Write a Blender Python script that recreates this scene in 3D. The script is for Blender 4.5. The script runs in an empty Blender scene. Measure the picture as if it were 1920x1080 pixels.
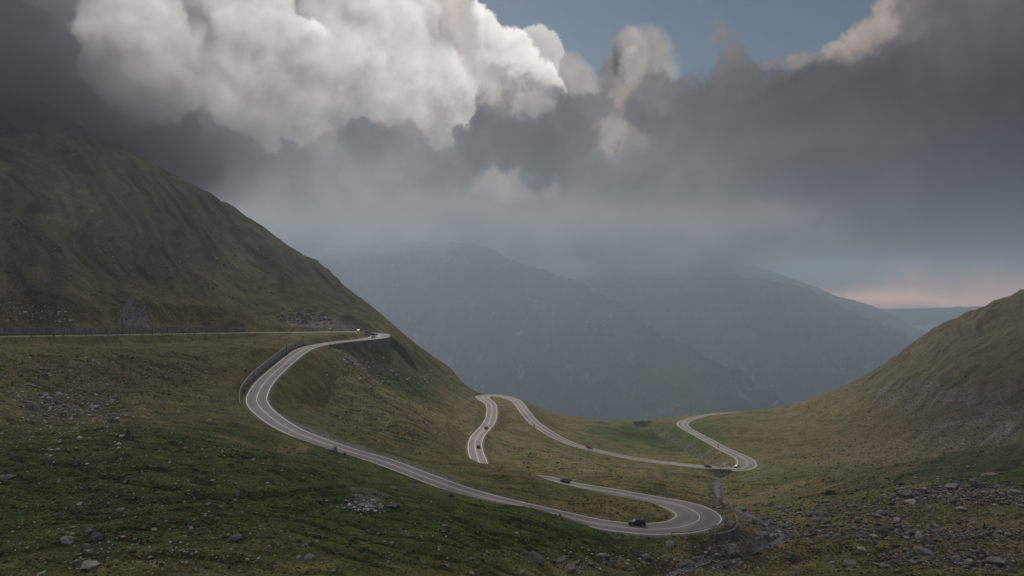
import bpy, bmesh, math, random
import numpy as np
from mathutils import Vector, Matrix

F = 1400.0      # focal length in photo pixels (1920 wide)
PI = math.pi
sc = bpy.context.scene
C = sc.collection
random.seed(7)

# ---------------------------------------------------------------- camera, exposure
cam_d = bpy.data.cameras.new("camera"); cam = bpy.data.objects.new("camera", cam_d); C.objects.link(cam)
cam_d.sensor_width = 36.0; cam_d.lens = F/1920*36.0
cam_d.clip_start = 1.0; cam_d.clip_end = 60000.0
cam.location = (0, 0, 0); cam.rotation_euler = (math.radians(90), 0, 0)
sc.camera = cam
sc.view_settings.view_transform = 'Standard'; sc.view_settings.look = 'None'
sc.view_settings.exposure = 0.0; sc.view_settings.gamma = 1.0
sc.view_settings.use_curve_mapping = False
cy = sc.cycles
cy.volume_bounces = 0; cy.max_bounces = 4; cy.diffuse_bounces = 2; cy.glossy_bounces = 2
cy.volume_step_rate = 1.0; cy.volume_max_steps = 128
cy.use_denoising = True

SUN_EL, SUN_AZ = math.radians(44), math.radians(-24)     # azimuth from +Y towards +X

# ---------------------------------------------------------------- node helper
class G:
    def __init__(s, nt): s.nt = nt
    def put(s, sock, v):
        if v is None: return
        if isinstance(v, (int, float)):
            try: sock.default_value = v
            except TypeError: sock.default_value = (v, v, v)
        elif isinstance(v, (tuple, list)):
            n = len(sock.default_value); v = list(v)
            sock.default_value = (v+[1.0])[:n] if len(v) < n else v[:n]
        else: s.nt.links.new(v, sock)
    def node(s, typ, **kw):
        n = s.nt.nodes.new(typ)
        for k, v in kw.items(): setattr(n, k, v)
        return n
    def m(s, op, a, b=None, c=None, clamp=False):
        n = s.node('ShaderNodeMath', operation=op, use_clamp=clamp)
        s.put(n.inputs[0], a); s.put(n.inputs[1], b); s.put(n.inputs[2], c); return n.outputs[0]
    def v(s, op, a, b=None, scale=None):
        n = s.node('ShaderNodeVectorMath', operation=op)
        s.put(n.inputs[0], a); s.put(n.inputs[1], b)
        if scale is not None: s.put(n.inputs['Scale'], scale)
        return n.outputs['Value'] if op in ('DISTANCE', 'LENGTH', 'DOT_PRODUCT') else n.outputs[0]
    def noise(s, vec, scale, detail=4, rough=.5, lac=2.0, col=False, dist=0.0, dim='2D'):
        n = s.node('ShaderNodeTexNoise'); n.noise_dimensions = dim
        s.put(n.inputs['Vector'], vec); s.put(n.inputs['Scale'], scale); s.put(n.inputs['Detail'], detail)
        s.put(n.inputs['Roughness'], rough); s.put(n.inputs['Lacunarity'], lac); s.put(n.inputs['Distortion'], dist)
        return n.outputs['Color'] if col else n.outputs['Fac']
    def smooth(s, x, lo, hi, a=0.0, b=1.0, kind='SMOOTHSTEP'):
        n = s.node('ShaderNodeMapRange', interpolation_type=kind)
        s.put(n.inputs[0], x); s.put(n.inputs[1], lo); s.put(n.inputs[2], hi); s.put(n.inputs[3], a); s.put(n.inputs[4], b)
        return n.outputs[0]
    def mix(s, f, a, b, mode='MIX'):
        n = s.node('ShaderNodeMix', data_type='RGBA', blend_type=mode); n.clamp_factor = True
        s.put(n.inputs[0], f); s.put(n.inputs[6], a); s.put(n.inputs[7], b); return n.outputs[2]
    def xyz(s, x, y, z):
        n = s.node('ShaderNodeCombineXYZ'); s.put(n.inputs[0], x); s.put(n.inputs[1], y); s.put(n.inputs[2], z); return n.outputs[0]
    def sep(s, vec):
        n = s.node('ShaderNodeSeparateXYZ'); s.put(n.inputs[0], vec); return n.outputs

def lin(c):
    c = c/255.0
    return c/12.92 if c <= .04045 else ((c+.055)/1.055)**2.4
def L3(r, g, b): return (lin(r), lin(g), lin(b))

# ---------------------------------------------------------------- sky and clouds: world, by azimuth and elevation
def ae(px, py):
    return (math.atan((px-960)/F), math.atan((540-py)/math.hypot(F, px-960)))
world = bpy.data.worlds.new("World"); sc.world = world; world.use_nodes = True
GLOW = 3.4
def build_world():
    nt = world.node_tree; nt.nodes.clear(); g = G(nt)
    tc = g.node('ShaderNodeTexCoord').outputs['Generated']
    x, y, z = g.sep(tc)
    a = g.m('ARCTAN2', x, y); e = g.m('ARCSINE', z)
    P0 = g.xyz(a, e, 0.0)
    w1 = g.v('SUBTRACT', g.noise(P0, 7.0, 5, .55, col=True), (.5, .5, .5))
    w2 = g.v('SUBTRACT', g.noise(P0, 26.0, 6, .6, col=True), (.5, .5, .5))
    flat = (1, 1, 0)
    P = g.v('ADD', P0, g.v('MULTIPLY', g.v('SCALE', w1, scale=.13), flat))
    P = g.v('ADD', P, g.v('MULTIPLY', g.v('SCALE', w2, scale=.035), flat))
    Pc = g.v('ADD', P0, g.v('MULTIPLY', g.v('SCALE', w1, scale=.04), flat))
    Pc = g.v('ADD', Pc, g.v('MULTIPLY', g.v('SCALE', w2, scale=.022), flat))
    # clear sky
    sky = g.node('ShaderNodeTexSky', sky_type='NISHITA'); sky.sun_disc = False
    sky.sun_elevation = SUN_EL; sky.sun_rotation = SUN_AZ; sky.altitude = 2000; sky.air_density = 1.3; sky.dust_density = 1.5
    col = g.mix(1.0, sky.outputs[0], (.53, .48, .41), 'MULTIPLY')
    W = 10.0   # the Background strength is 0.1, so cloud radiances are written x10
    # billow texture: light from the upper right
    def billow(vec, sc_, d=3):
        n = g.node('ShaderNodeTexVoronoi', voronoi_dimensions='2D', feature='SMOOTH_F1', normalize=True)
        g.put(n.inputs['Vector'], vec); g.put(n.inputs['Scale'], sc_); g.put(n.inputs['Detail'], d)
        g.put(n.inputs['Roughness'], .42); g.put(n.inputs['Smoothness'], .6); g.put(n.inputs['Lacunarity'], 2.2)
        return n.outputs['Distance']
    hb = billow(Pc, 9.0, 3)
    hb2 = billow(g.v('ADD', Pc, (.012, .016, 0)), 9.0, 3)
    emb = g.m('MULTIPLY', g.m('SUBTRACT', hb2, hb), 1.9)
    fb = g.noise(P0, 9.0, 8, .6)
    fine = g.noise(P0, 34.0, 7, .62)
    # cumulus turrets, back to front: centre px, py, radius px, brightness, softness
    lumps = [(310,30,52,.40,.7),(1165,150,62,.24,.9),(1215,115,60,.27,.8),(1185,100,40,.30,.6),(1060,165,60,.30,.7),(1000,105,44,.44,.35),(815,60,42,.52,.3),(700,-50,130,.55,.3),(770,20,56,.60,.25),
             (180,20,100,.40,.7),(880,72,64,.62,.22),(560,10,95,.30,.6),(640,40,80,.58,.3),(250,90,110,.46,.7),(440,20,85,.54,.3),(930,130,74,.64,.25),(985,165,56,.62,.3),(700,100,105,.60,.4),
             (330,170,110,.44,.8),(470,110,80,.50,.35),(560,130,75,.60,.3),(880,190,95,.50,.5),(610,190,110,.46,.6),(780,180,110,.62,.5),(420,220,110,.42,.8),(540,250,110,.44,.9),(720,240,110,.50,.8)]
    shc = g.m('ADD', g.m('ADD', .82, emb), g.m('MULTIPLY', g.m('SUBTRACT', fine, .5), .16))
    for i, (px, py, r, br, sf) in enumerate(lumps):
        c = ae(px, py); rr = r/F
        rel = g.v('SUBTRACT', Pc, (c[0], c[1], 0))
        d = g.m('MULTIPLY_ADD', hb, .45*rr, g.v('LENGTH', rel))
        msk = g.smooth(d, 1.26*rr, (1.26-sf*.5)*rr, 0, 1)
        sh = g.m('MULTIPLY_ADD', g.v('DOT_PRODUCT', rel, (.62, .78, 0)), .46/rr, shc)
        k = W*br*1.12
        col = g.mix(msk, col, g.v('SCALE', (k*1.0, k*.95, k*.90), scale=sh))
    under = g.m('ADD', g.m('ADD', e, g.m('MULTIPLY', a, .10)), g.m('MULTIPLY', g.m('SUBTRACT', fb, .5), .26))
    under = g.smooth(under, .27, .15)                    # the undersides fade to warm grey
    col = g.mix(g.m('MULTIPLY', under, .8), col, g.v('SCALE', tuple(W*q for q in L3(136, 129, 126)), scale=g.m('MULTIPLY_ADD', g.m('SUBTRACT', fine, .5), .8, 1.0)))
    # grey cloud deck: grey level sampled across the sky, alpha = how much it covers
    pts = [ # px, py, grey, alpha, weight
        (20,40,66,1,1),(60,170,72,1,1),(120,20,90,.8,.5),(110,100,84,.8,.5),(20,280,40,1,1),(160,230,68,1,1),(100,330,66,1,1),
        (290,275,78,1,1),(280,195,150,0,.8),(430,205,150,0,.9),(420,300,92,1,1),(300,340,98,1,.8),(500,380,117,1,1),(250,160,150,.1,.7),(200,90,150,0,.8),(380,150,150,0,.9),(370,262,110,.8,.3),
        (480,250,116,.45,.5),(560,330,106,1,.9),(640,400,121,1,.9),(700,265,100,1,.8),(620,190,180,0,1),(760,150,180,0,1),(520,140,180,0,1),(640,272,120,.6,.4),(560,225,150,.0,.8),(700,215,150,0,.7),(800,235,150,.1,.6),
        (560,470,134,1,1),(700,470,112,1,1),(800,330,112,1,.9),(800,400,122,1,.8),(900,260,90,1,.9),(980,300,92,1,.9),(870,190,160,0,.6),(960,205,130,.5,.3),(1040,240,104,1,.7),
        (940,350,142,1,.6),(1010,345,132,1,.3),(1040,395,112,1,.3),(1140,250,150,1,.45),(1185,265,134,1,.3),(1110,300,112,1,.4),(1080,460,122,1,.9),(940,430,122,1,.9),
        (1110,170,118,.75,.5),(1270,185,124,.9,.5),(1200,105,168,.7,.42),(1165,140,150,.7,.35),(1220,230,101,1,.6),(1300,250,108,1,.8),(1380,95,120,.7,.5),(1440,130,112,.8,.4),(1300,330,106,1,1),(1240,410,112,1,1),
        (1200,15,115,0,1),(1000,20,115,0,1),(1400,0,115,0,1),(1540,25,115,.0,.8),(1090,70,115,0,.7),(1290,60,115,.1,.6),(700,20,115,0,1),(500,30,150,0,.9),(330,20,115,0,.8),
        (1500,95,165,.8,.36),(1560,82,172,.75,.3),(1605,52,165,.8,.28),(1440,100,150,.8,.34),(1400,120,120,.9,.4),(1500,200,100,1,1),(1650,20,160,.9,.3),(1690,60,118,1,.5),(1700,120,98,1,.8),(1640,220,93,1,1),(1860,20,97,1,1),(1850,180,84,1,1),(1900,330,73,1,1),
        (1420,400,97,1,1),(1600,380,89,1,1),(1780,400,80,1,1),(1540,470,92,1,1),(1700,470,84,1,1),(1900,450,78,1,1),
        (1340,480,106,1,1),(1200,500,117,1,1),(1540,535,106,1,.6),(1680,520,94,1,.7),(2300,300,70,1,8),(-500,200,62,1,8),(-200,500,90,1,3),(960,700,120,1,5),(300,700,118,1,4),(1700,720,118,1,4),
        (900,-500,170,1,8),(1900,-300,110,1,4),(0,-300,100,1,4)]
    acc = None
    for (px, py, gr, alpha, wt) in pts:
        c = ae(px, py)
        w = g.m('POWER', g.v('DISTANCE', P, (c[0], c[1], 0)), -5.0)
        l = lin(gr); k = 1e-5*wt**4 if wt < 1 else 1e-5*wt**3
        acc = g.v('SCALE', (l*k, alpha*k, k), scale=w) if acc is None else g.v('ADD', acc, g.v('SCALE', (l*k, alpha*k, k), scale=w))
    ac = g.sep(acc)
    lum = g.m('DIVIDE', ac[0], ac[2]); alpha = g.m('DIVIDE', ac[1], ac[2])
    det = g.m('ADD', g.m('MULTIPLY', g.m('SUBTRACT', fb, .5), 1.15), g.m('MULTIPLY', g.m('SUBTRACT', fine, .5), .36))
    lum = g.m('MULTIPLY', lum, g.smooth(a, -.60, -.36, .68, 1.0))
    lum = g.m('MULTIPLY', g.m('MULTIPLY', lum, g.m('ADD', g.m('MULTIPLY', g.m('SUBTRACT', 1.0, g.smooth(e, .34, .24)), .45), g.smooth(a, -.15, .55, .98, .56))), g.m('ADD', 1.0, det))
    tint = g.smooth(lum, .10, .26)                       # brighter puffs are warmer, shaded ones bluer
    tintc = g.mix(tint, (1.05, .99, 1.0, 1), (1.13, .985, .90, 1))
    base = g.v('SCALE', tintc, scale=g.m('MULTIPLY', lum, W))
    alpha = g.smooth(g.m('ADD', alpha, g.m('MULTIPLY', det, 1.0)), .24, .76)
    col = g.mix(alpha, col, base)
    # dusk glow low on the right
    for (px, py, rx, ry, k) in ((1790,566,300,17,1.0),(1960,540,150,30,.8)):
        c = ae(px, py)
        rel = g.v('MULTIPLY', g.v('SUBTRACT', P0, (c[0], c[1], 0)), (F/rx, F/ry, 0))
        rel = g.v('ADD', rel, g.v('MULTIPLY', g.v('SCALE', w1, scale=2.5), flat))
        f = g.m('EXPONENT', g.m('MULTIPLY', g.v('DOT_PRODUCT', rel, rel), -1.0))
        col = g.mix(g.m('MULTIPLY', f, k), col, tuple(W*GLOW*q for q in L3(190, 146, 118)))
    # behind and far around the viewer: plain bright overcast; below the horizon: dim ground
    back = g.smooth(g.m('ABSOLUTE', a), .95, 1.5)
    col = g.mix(back, col, tuple(W*q for q in (.31, .325, .35)))
    zen = g.smooth(e, .5, .9)
    col = g.mix(zen, col, tuple(W*q for q in (.46, .46, .48)))
    bg = g.node('ShaderNodeBackground'); g.put(bg.inputs[0], col); bg.inputs[1].default_value = .1
    out = g.node('ShaderNodeOutputWorld'); nt.links.new(bg.outputs[0], out.inputs[0])
    world.cycles.sampling_method = 'MANUAL'; world.cycles.sample_map_resolution = 512
build_world()

sun_d = bpy.data.lights.new("sun", 'SUN'); sun = bpy.data.objects.new("sun", sun_d); C.objects.link(sun)
sun_d.energy = 3.2; sun_d.angle = math.radians(5); sun_d.color = (1.0, .90, .76)
sd = Vector((math.cos(SUN_EL)*math.sin(SUN_AZ), math.cos(SUN_EL)*math.cos(SUN_AZ), math.sin(SUN_EL)))
sun.rotation_euler = sd.to_track_quat('Z', 'Y').to_euler()

# ---------------------------------------------------------------- numpy helpers
def hash2(ix, iy, seed):
    h = (ix.astype(np.int64)*374761393 + iy.astype(np.int64)*668265263 + seed*974711) & 0xFFFFFFFF
    h = ((h ^ (h >> 13))*1274126177) & 0xFFFFFFFF
    return (h ^ (h >> 16)) & 0xFFFFFFFF
def perlin(x, y, seed=0):
    x = np.asarray(x, np.float64); y = np.asarray(y, np.float64)
    x0 = np.floor(x); y0 = np.floor(y); fx = (x-x0).astype(np.float32); fy = (y-y0).astype(np.float32)
    ix = x0.astype(np.int64); iy = y0.astype(np.int64)
    def gr(i, j, dx, dy):
        a = (hash2(i, j, seed) & 1023).astype(np.float32)*(2*PI/1024)
        return np.cos(a)*dx + np.sin(a)*dy
    u = fx*fx*fx*(fx*(fx*6-15)+10); v = fy*fy*fy*(fy*(fy*6-15)+10)
    a = gr(ix, iy, fx, fy); b = gr(ix+1, iy, fx-1, fy); c = gr(ix, iy+1, fx, fy-1); d = gr(ix+1, iy+1, fx-1, fy-1)
    return ((a+(b-a)*u) + ((c+(d-c)*u)-(a+(b-a)*u))*v)*1.5
def fbm(x, y, oct=4, seed=0, gain=.5, ridge=False):
    t = 0; amp = 1; n = 0
    for o in range(oct):
        p = perlin(x*2**o+17.3*o, y*2**o-9.1*o, seed+o*13)
        t = t + amp*(1-2*np.abs(p) if ridge else p); n += amp; amp *= gain
    return t/n
def sstep(x, a, b):
    t = np.clip((x-a)/(b-a), 0, 1); return t*t*(3-2*t)
def W3(px, py, s):            # photo pixel + metres-per-pixel -> a point in the valley
    return ((px-960)*s, F*s, (540-py)*s)

# ---------------------------------------------------------------- the road's centre line (px, py, s, half width)
ROAD = [(-330,644,.150,3.6),(-150,637,.173,3.6),(0,631,.2,3.6),(200,628,.235,3.6),(400,624.5,.28,3.6),(560,623,.31,3.6),(640,622,.333,4),(685,622.5,.352,5),(708,626.5,.354,6),(712,630.5,.345,6),(700,634,.33,5.5),
 (670,637.5,.313,4.5),(640,640.5,.302,4),(615,644,.29,3.8),(590,648.5,.275,3.8),(568,656,.26,3.9),(548,670,.247,3.7),(522,692,.231,3.7),(499,714,.215,3.8),(485,735,.203,3.9),(481,750,.196,3.9),(487,763,.19,3.9),
 (500,776,.184,3.8),(523,793,.177,3.7),(557,811.5,.171,3.6),(614,833,.164,3.6),(660,848,.161,3.6),(706,861,.159,3.6),(752,877,.156,3.6),(798,895,.153,3.6),(844,912,.15,3.7),(890,927,.148,3.8),
 (935,939,.146,3.8),(1000,954,.144,3.8),(1060,968,.1425,3.9),(1125,982.5,.141,4.2),(1165,988,.1405,4.4),(1208,991.5,.1405,4.8),(1250,990.5,.1415,5.2),(1281,986,.1425,5.8),(1302,978,.1445,6.2),(1310,970,.148,6.4),(1304,961.5,.1515,6.2),
 (1287,952,.155,5.8),(1260,944,.159,5),(1208,934,.165,4.4),(1146,922,.1725,4.1),(1083,912,.18,4),(1042,903,.187,3.9),(1010,895,.193,3.9),(965,893,.206,3.8),(925,889,.224,3.8),(903,875,.238,3.8),(897,861,.247,3.8),
 (891.5,844,.264,3.8),(891,830,.28,3.8),(895.5,818,.294,3.8),(905,807,.309,3.8),(914,797,.322,3.8),(920.5,784,.345,3.8),(922.5,770,.37,3.8),(920,758,.392,4),(911,750.5,.41,4.5),(904,745.5,.428,5.5),(911,742,.442,5.5),
 (925,741.5,.446,5),(942,743,.44,4.5),(956,746.5,.428,4.2),(966,750.5,.418,4),(976,760,.402,3.8),(984,772,.388,3.8),(1000,790.5,.374,3.8),(1018,804,.363,3.8),(1047,821,.352,3.8),(1080,835,.345,3.8),(1104,841,.342,3.8),
 (1150,852,.338,3.8),(1200,861,.335,3.8),(1260,869,.332,3.8),(1327,876,.33,3.8),(1362,879,.329,4.2),(1385,878.5,.329,5.2),(1398,874,.333,6),(1398.5,864,.342,5.8),(1386,855,.354,5),(1358,842,.372,4.2),(1329,826,.4,4),(1304,812.5,.43,4),
 (1287,803,.452,4.2),(1279.5,796,.468,4.8),(1285,789.5,.485,4.6),(1307,782.5,.508,4.2),(1332,777.5,.53,4),(1358,775,.555,4),(1388,773.5,.575,4),(1430,775,.62,4),(1470,785,.68,4)]
def catmull(P, step):
    P = np.array(P, float); out = []
    Q = np.vstack([2*P[0]-P[1], P, 2*P[-1]-P[-2]])
    for i in range(1, len(Q)-2):
        p0, p1, p2, p3 = Q[i-1], Q[i], Q[i+1], Q[i+2]
        def kt(a, b): return max(np.linalg.norm((b-a)[:3]), 1e-3)**.5
        t0 = 0; t1 = t0+kt(p0, p1); t2 = t1+kt(p1, p2); t3 = t2+kt(p2, p3)
        n = max(2, int(np.linalg.norm((p2-p1)[:3])/step))
        for t in np.linspace(t1, t2, n, endpoint=False):
            A1 = (t1-t)/(t1-t0)*p0+(t-t0)/(t1-t0)*p1; A2 = (t2-t)/(t2-t1)*p1+(t-t1)/(t2-t1)*p2; A3 = (t3-t)/(t3-t2)*p2+(t-t2)/(t3-t2)*p3
            B1 = (t2-t)/(t2-t0)*A1+(t-t0)/(t2-t0)*A2; B2 = (t3-t)/(t3-t1)*A2+(t-t1)/(t3-t1)*A3
            out.append((t2-t)/(t2-t1)*B1+(t-t1)/(t2-t1)*B2)
    out.append(P[-1]); return np.array(out)
R0 = np.array([list(W3(p[0], p[1], p[2]))+[p[3], p[0], p[1]] for p in ROAD])
RC = catmull(R0, 1.5)                                   # x, y, z, halfwidth, px, py
for _ in range(3):                                       # even the grade
    RC[1:-1, 2] = .25*RC[:-2, 2]+.5*RC[1:-1, 2]+.25*RC[2:, 2]
RT = np.gradient(RC[:, :2], axis=0); RT /= np.linalg.norm(RT, axis=1)[:, None]
RN = np.stack([RT[:, 1], -RT[:, 0]], 1)                  # to the right of travel (down the pass)
def rpx(px, py): return int(np.argmin(np.hypot(RC[:, 4]-px, RC[:, 5]-py)))
i_bridge = rpx(1348, 878); i_lw0, i_lw1 = rpx(716, 631), rpx(598, 647)
steepR = np.full(len(RC), 1.0); steepL = np.full(len(RC), 1.0)   # fill slopes, right / left of travel

# ---------------------------------------------------------------- ground: control points (px, py, s)
CP = """-900 1080 .06 -900 640 .15 -900 300 .22 -900 100 .4 -300 1080 .068 -300 850 .1 -300 645 .155 -300 400 .22 -300 190 .42 -300 300 .3
0 500 .225 0 400 .262 0 320 .31 0 230 .4 0 700 .178 0 760 .157 0 850 .118 0 950 .092 0 1080 .07 150 600 .232 150 500 .262 150 400 .305 150 305 .365 150 255 .43
300 600 .262 300 500 .302 300 400 .36 420 600 .29 450 500 .35 430 430 .39 550 600 .322 560 520 .375 650 600 .352 650 560 .378 720 610 .375
250 297 .47 300 323 .455 350 348 .445 430 388 .432 500 436 .422 560 478 .412 612 503 .406 650 534 .402 700 574 .397 750 624 .39 790 655 .398 840 690 .415 880 716 .432
120 225 .50 -40 150 .56 -300 90 .6
100 700 .185 250 700 .195 400 680 .215 450 652 .245 300 800 .135 100 850 .116 450 830 .135 530 850 .138 600 880 .126 690 905 .13 750 930 .122 800 925 .134 850 950 .122 850 1000 .105 620 950 .106 300 950 .09 300 1080 .07 600 1080 .074
150 660 .2 300 650 .225 420 640 .26 500 632 .29 520 655 .262 560 635 .285
940 1080 .093 900 952 .126 930 946 .13 960 948 .13 1007 955 .13 1040 967 .13 1073 977 .13 1107 987 .129 1133 997 .13 1000 1040 .112 1150 1040 .122 1150 1010 .134 1220 1020 .133 1250 1060 .125 1320 1050 .1315 1400 1030 .1425 1465 1005 .155 1440 985 .165 1400 965 .183 1350 935 .225 1345 908 .275 1348 893 .323
1300 850 .4 1260 828 .45 1210 812 .53 1280 1008 .136 1330 1003 .136 1382 985 .1455 1385 1040 .1395 1330 1045 .133
1150 955 .152 1230 965 .148 1000 930 .158 1080 945 .156 900 900 .166 830 880 .176 700 825 .198 600 770 .222 560 725 .238 650 705 .27 750 745 .28 850 790 .29 850 850 .235 800 840 .215 880 860 .225 915 863 .22 950 871 .198 985 883 .185 1015 896 .179 1050 908 .172 880 890 .19
700 765 .245 780 800 .235 640 670 .278 620 690 .272 700 668 .312 740 655 .348 690 655 .318 780 690 .36 850 740 .37 700 710 .298 800 740 .325 860 760 .345 870 820 .3
1200 900 .2 1100 888 .222 1000 862 .265 1060 872 .25 1100 858 .31 1200 878 .295 1290 890 .29 1300 920 .225 1320 960 .178 1345 1000 .15
950 810 .325 945 775 .385 960 795 .358 935 760 .405 990 830 .315 1100 800 .42 1200 832 .4 1270 850 .385 1320 850 .37 1150 800 .46 1050 785 .47 1130 830 .365 1050 805 .39 1010 775 .42
950 741 .455 1000 767 .475 1050 777 .51 1100 785 .54 1150 790 .57 1200 797 .61 1235 795 .6 1265 790 .54 1300 776 .56 1350 771 .59 1380 771 .61 1440 767 .61 1500 757 .59 1560 735 .57 1600 716 .56 1650 688 .56 1710 645 .555 1750 618 .55 1800 592 .55 1860 568 .55 1920 543 .55 2050 490 .55 2300 380 .57 2900 250 .6
1450 872 .335 1440 885 .318 1500 855 .345 1600 825 .365 1700 800 .38 1800 745 .41 1920 690 .42 1600 765 .46 1450 805 .44 1520 792 .455 1400 800 .46 1350 800 .47 1380 830 .405 1430 845 .37 1750 690 .47 1900 600 .51 1850 640 .48 1340 862 .35
1500 1080 .128 1700 1080 .118 1920 1080 .11 1600 1000 .148 1800 980 .148 1920 960 .148 1500 950 .187 1650 930 .183 1900 890 .183 1450 920 .235 1600 900 .232 1750 880 .226 1920 840 .228 1500 890 .29 1650 860 .288 1800 830 .28 1920 780 .29 1400 905 .26 1370 920 .24
2300 1080 .1 2300 800 .22 2300 600 .35 2900 1080 .08 2900 700 .22 2300 450 .48
960 1500 .045 0 1500 .045 1900 1500 .06 960 3000 .012 -600 2800 .012 2500 2800 .012"""
cp = np.array([float(v) for v in CP.split()]).reshape(-1, 3)
cpts = np.array([W3(*p) for p in cp])
sil = [(-300,90,.6),(-40,150,.56),(120,225,.50),(250,297,.47),(430,388,.432),(560,472,.412),(650,534,.402),(750,624,.39),(840,690,.415),(890,722,.436),(950,741,.455),(1050,777,.51),(1150,790,.57),(1235,795,.6),(1300,776,.56),(1380,771,.61),(1500,757,.59),(1600,716,.56),(1710,645,.555),(1800,592,.55),(1920,543,.55),(2050,490,.55)]
bh = []
for (px, py, s) in sil:
    for k, sl in ((1.12, .45), (1.35, .5), (1.75, .48)):
        x, y, z = W3(px, py, s)
        bh.append((x*k, y*k, max(z-sl*F*s*(k-1), -600)))
for px in range(-900, 3000, 300):
    x, y, z = W3(px, 540, 1.15); bh.append((x, y, -620))
rsub = RC[::9, :3]
PTS = np.vstack([cpts, np.array(bh), rsub])
def tps_fit(P, lam):
    S = 400.0; X = P[:, :2]/S; Z = P[:, 2]; n = len(X)
    d2 = ((X[:, None]-X[None])**2).sum(-1)
    K = .5*d2*np.log(d2+1e-12) + lam*np.eye(n)
    A = np.zeros((n+3, n+3)); A[:n, :n] = K; A[:n, n] = 1; A[:n, n+1:] = X; A[n, :n] = 1; A[n+1:, :n] = X.T
    w = np.linalg.solve(A, np.concatenate([Z, [0, 0, 0]]))
    def ev(x, y):
        q = np.stack([np.ravel(x), np.ravel(y)], 1)/S; o = np.empty(len(q))
        for i in range(0, len(q), 20000):
            c = q[i:i+20000]; dd = ((c[:, None]-X[None])**2).sum(-1)
            o[i:i+20000] = (.5*dd*np.log(dd+1e-12))@w[:n] + w[n] + c@w[n+1:]
        return o.reshape(np.shape(x))
    return ev
tps = tps_fit(PTS, 2e-5)
# grid over direction (u) and distance (s): dense in view, sparse outside
QUAL = 1.0
uu = np.concatenate([np.linspace(-1500, -230, 50, endpoint=False), np.linspace(-230, 2150, int(1300*QUAL)), np.linspace(2150, 3400, 50)[1:]])
tt = np.concatenate([np.linspace(math.log(.0012), math.log(.05), 60, endpoint=False), np.linspace(math.log(.05), math.log(.72), int(1250*QUAL)), np.linspace(math.log(.72), math.log(1.15), 60)[1:], np.linspace(math.log(1.15), math.log(5.6), 40)[1:]])
ss = np.exp(tt)
cu = np.linspace(-1500, 3400, 420); ct = np.linspace(tt[0], math.log(1.2), 330)
CU, CT = np.meshgrid(cu, ct); CS = np.exp(CT)
ZC = tps((CU-960)*CS, F*CS)
def bil(Z, gu, gt, u, t):
    fu = np.clip((u-gu[0])/(gu[1]-gu[0]), 0, len(gu)-1.001); ft = np.clip((t-gt[0])/(gt[1]-gt[0]), 0, len(gt)-1.001)
    iu = fu.astype(int); it = ft.astype(int); a = fu-iu; b = ft-it
    return (Z[it, iu]*(1-a)+Z[it, iu+1]*a)*(1-b)+(Z[it+1, iu]*(1-a)+Z[it+1, iu+1]*a)*b
U, T = np.meshgrid(uu, tt); S = np.exp(T); X = (U-960)*S; Y = F*S
Z = bil(ZC, cu, ct, U, T)
Z = np.maximum(Z, -640)
far = sstep(S, .85, 1.1); Z = Z*(1-far) + (-640)*far
PY0 = 540 - Z/S
# nearest point of the road for every vertex near it
DR = np.full(Z.shape, 1e3, np.float32); ZR = np.zeros(Z.shape, np.float32); SD = np.zeros(Z.shape, np.float32); IR = np.zeros(Z.shape, np.int32)
for i0 in range(0, len(RC)-1, 12):
    seg = RC[i0:i0+13]; m = 32.0
    cx0, cx1 = seg[:, 0].min()-m, seg[:, 0].max()+m; cy0, cy1 = seg[:, 1].min()-m, seg[:, 1].max()+m
    r0 = np.searchsorted(ss, max(cy0/F, 1e-3)); r1 = np.searchsorted(ss, cy1/F)+1
    ulo = 960+min(cx0/(cy0/F), cx0/(cy1/F)); uhi = 960+max(cx1/(cy0/F), cx1/(cy1/F))
    c0 = np.searchsorted(uu, ulo); c1 = np.searchsorted(uu, uhi)+1
    xs = X[r0:r1, c0:c1]; ys = Y[r0:r1, c0:c1]
    for j in range(len(seg)-1):
        ax, ay, az = seg[j, :3]; bx, by, bz = seg[j+1, :3]; dx, dy = bx-ax, by-ay; L2 = dx*dx+dy*dy
        t = np.clip(((xs-ax)*dx+(ys-ay)*dy)/L2, 0, 1)
        ex = xs-(ax+dx*t); ey = ys-(ay+dy*t); d = np.sqrt(ex*ex+ey*ey)
        D = DR[r0:r1, c0:c1]; k = d < D
        D[k] = d[k]; ZR[r0:r1, c0:c1][k] = (az+(bz-az)*t)[k]; IR[r0:r1, c0:c1][k] = i0+j
        SD[r0:r1, c0:c1][k] = np.sign(ex*RN[min(i0+j, len(RN)-1), 0]+ey*RN[min(i0+j, len(RN)-1), 1])[k]
HW = RC[IR, 3].astype(np.float32)
EDG = DR-HW                                                # distance from the edge of the asphalt
near = 1-sstep(EDG, 3, 26)

# ---- relief
def zone(px, py, rx, ry, s, ts=.35):                       # soft patch around a place on the slope
    return np.exp(-((U-px)/rx)**2-((PY0-py)/ry)**2-((T-math.log(s))/ts)**2)
mtn = sstep(Z, -25, 20)*(U < 960)*(1-sstep(S, .6, .8))     # the left mountain
rgt = sstep(U, 1380, 1600)*sstep(Z + 110, 0, 30)*(S > .2)
away = 1-near*.85
H = fbm(X/70, Y/70, 3, 3)*3.0*away*sstep(S, .04, .1)
gx = (X*.80+Y*.60)                                         # along the contour of the left mountain
gy = (X*.60-Y*.80)
wob = fbm(X/60, Y/60, 3, 41)*16
H += mtn*((fbm((gx+wob)/26, gy/150, 4, 11, ridge=True)-.35)*5.0+(fbm((gx+wob)/7, gy/50, 3, 12)*.7))
hx = (X*.75+Y*.66); hy = (X*.66-Y*.75)
H += rgt*((fbm((hy+wob)/22, hx/120, 4, 21, ridge=True)-.35)*3.2+fbm((hy+wob)/6, hx/30, 3, 22)*.7)*away
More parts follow.
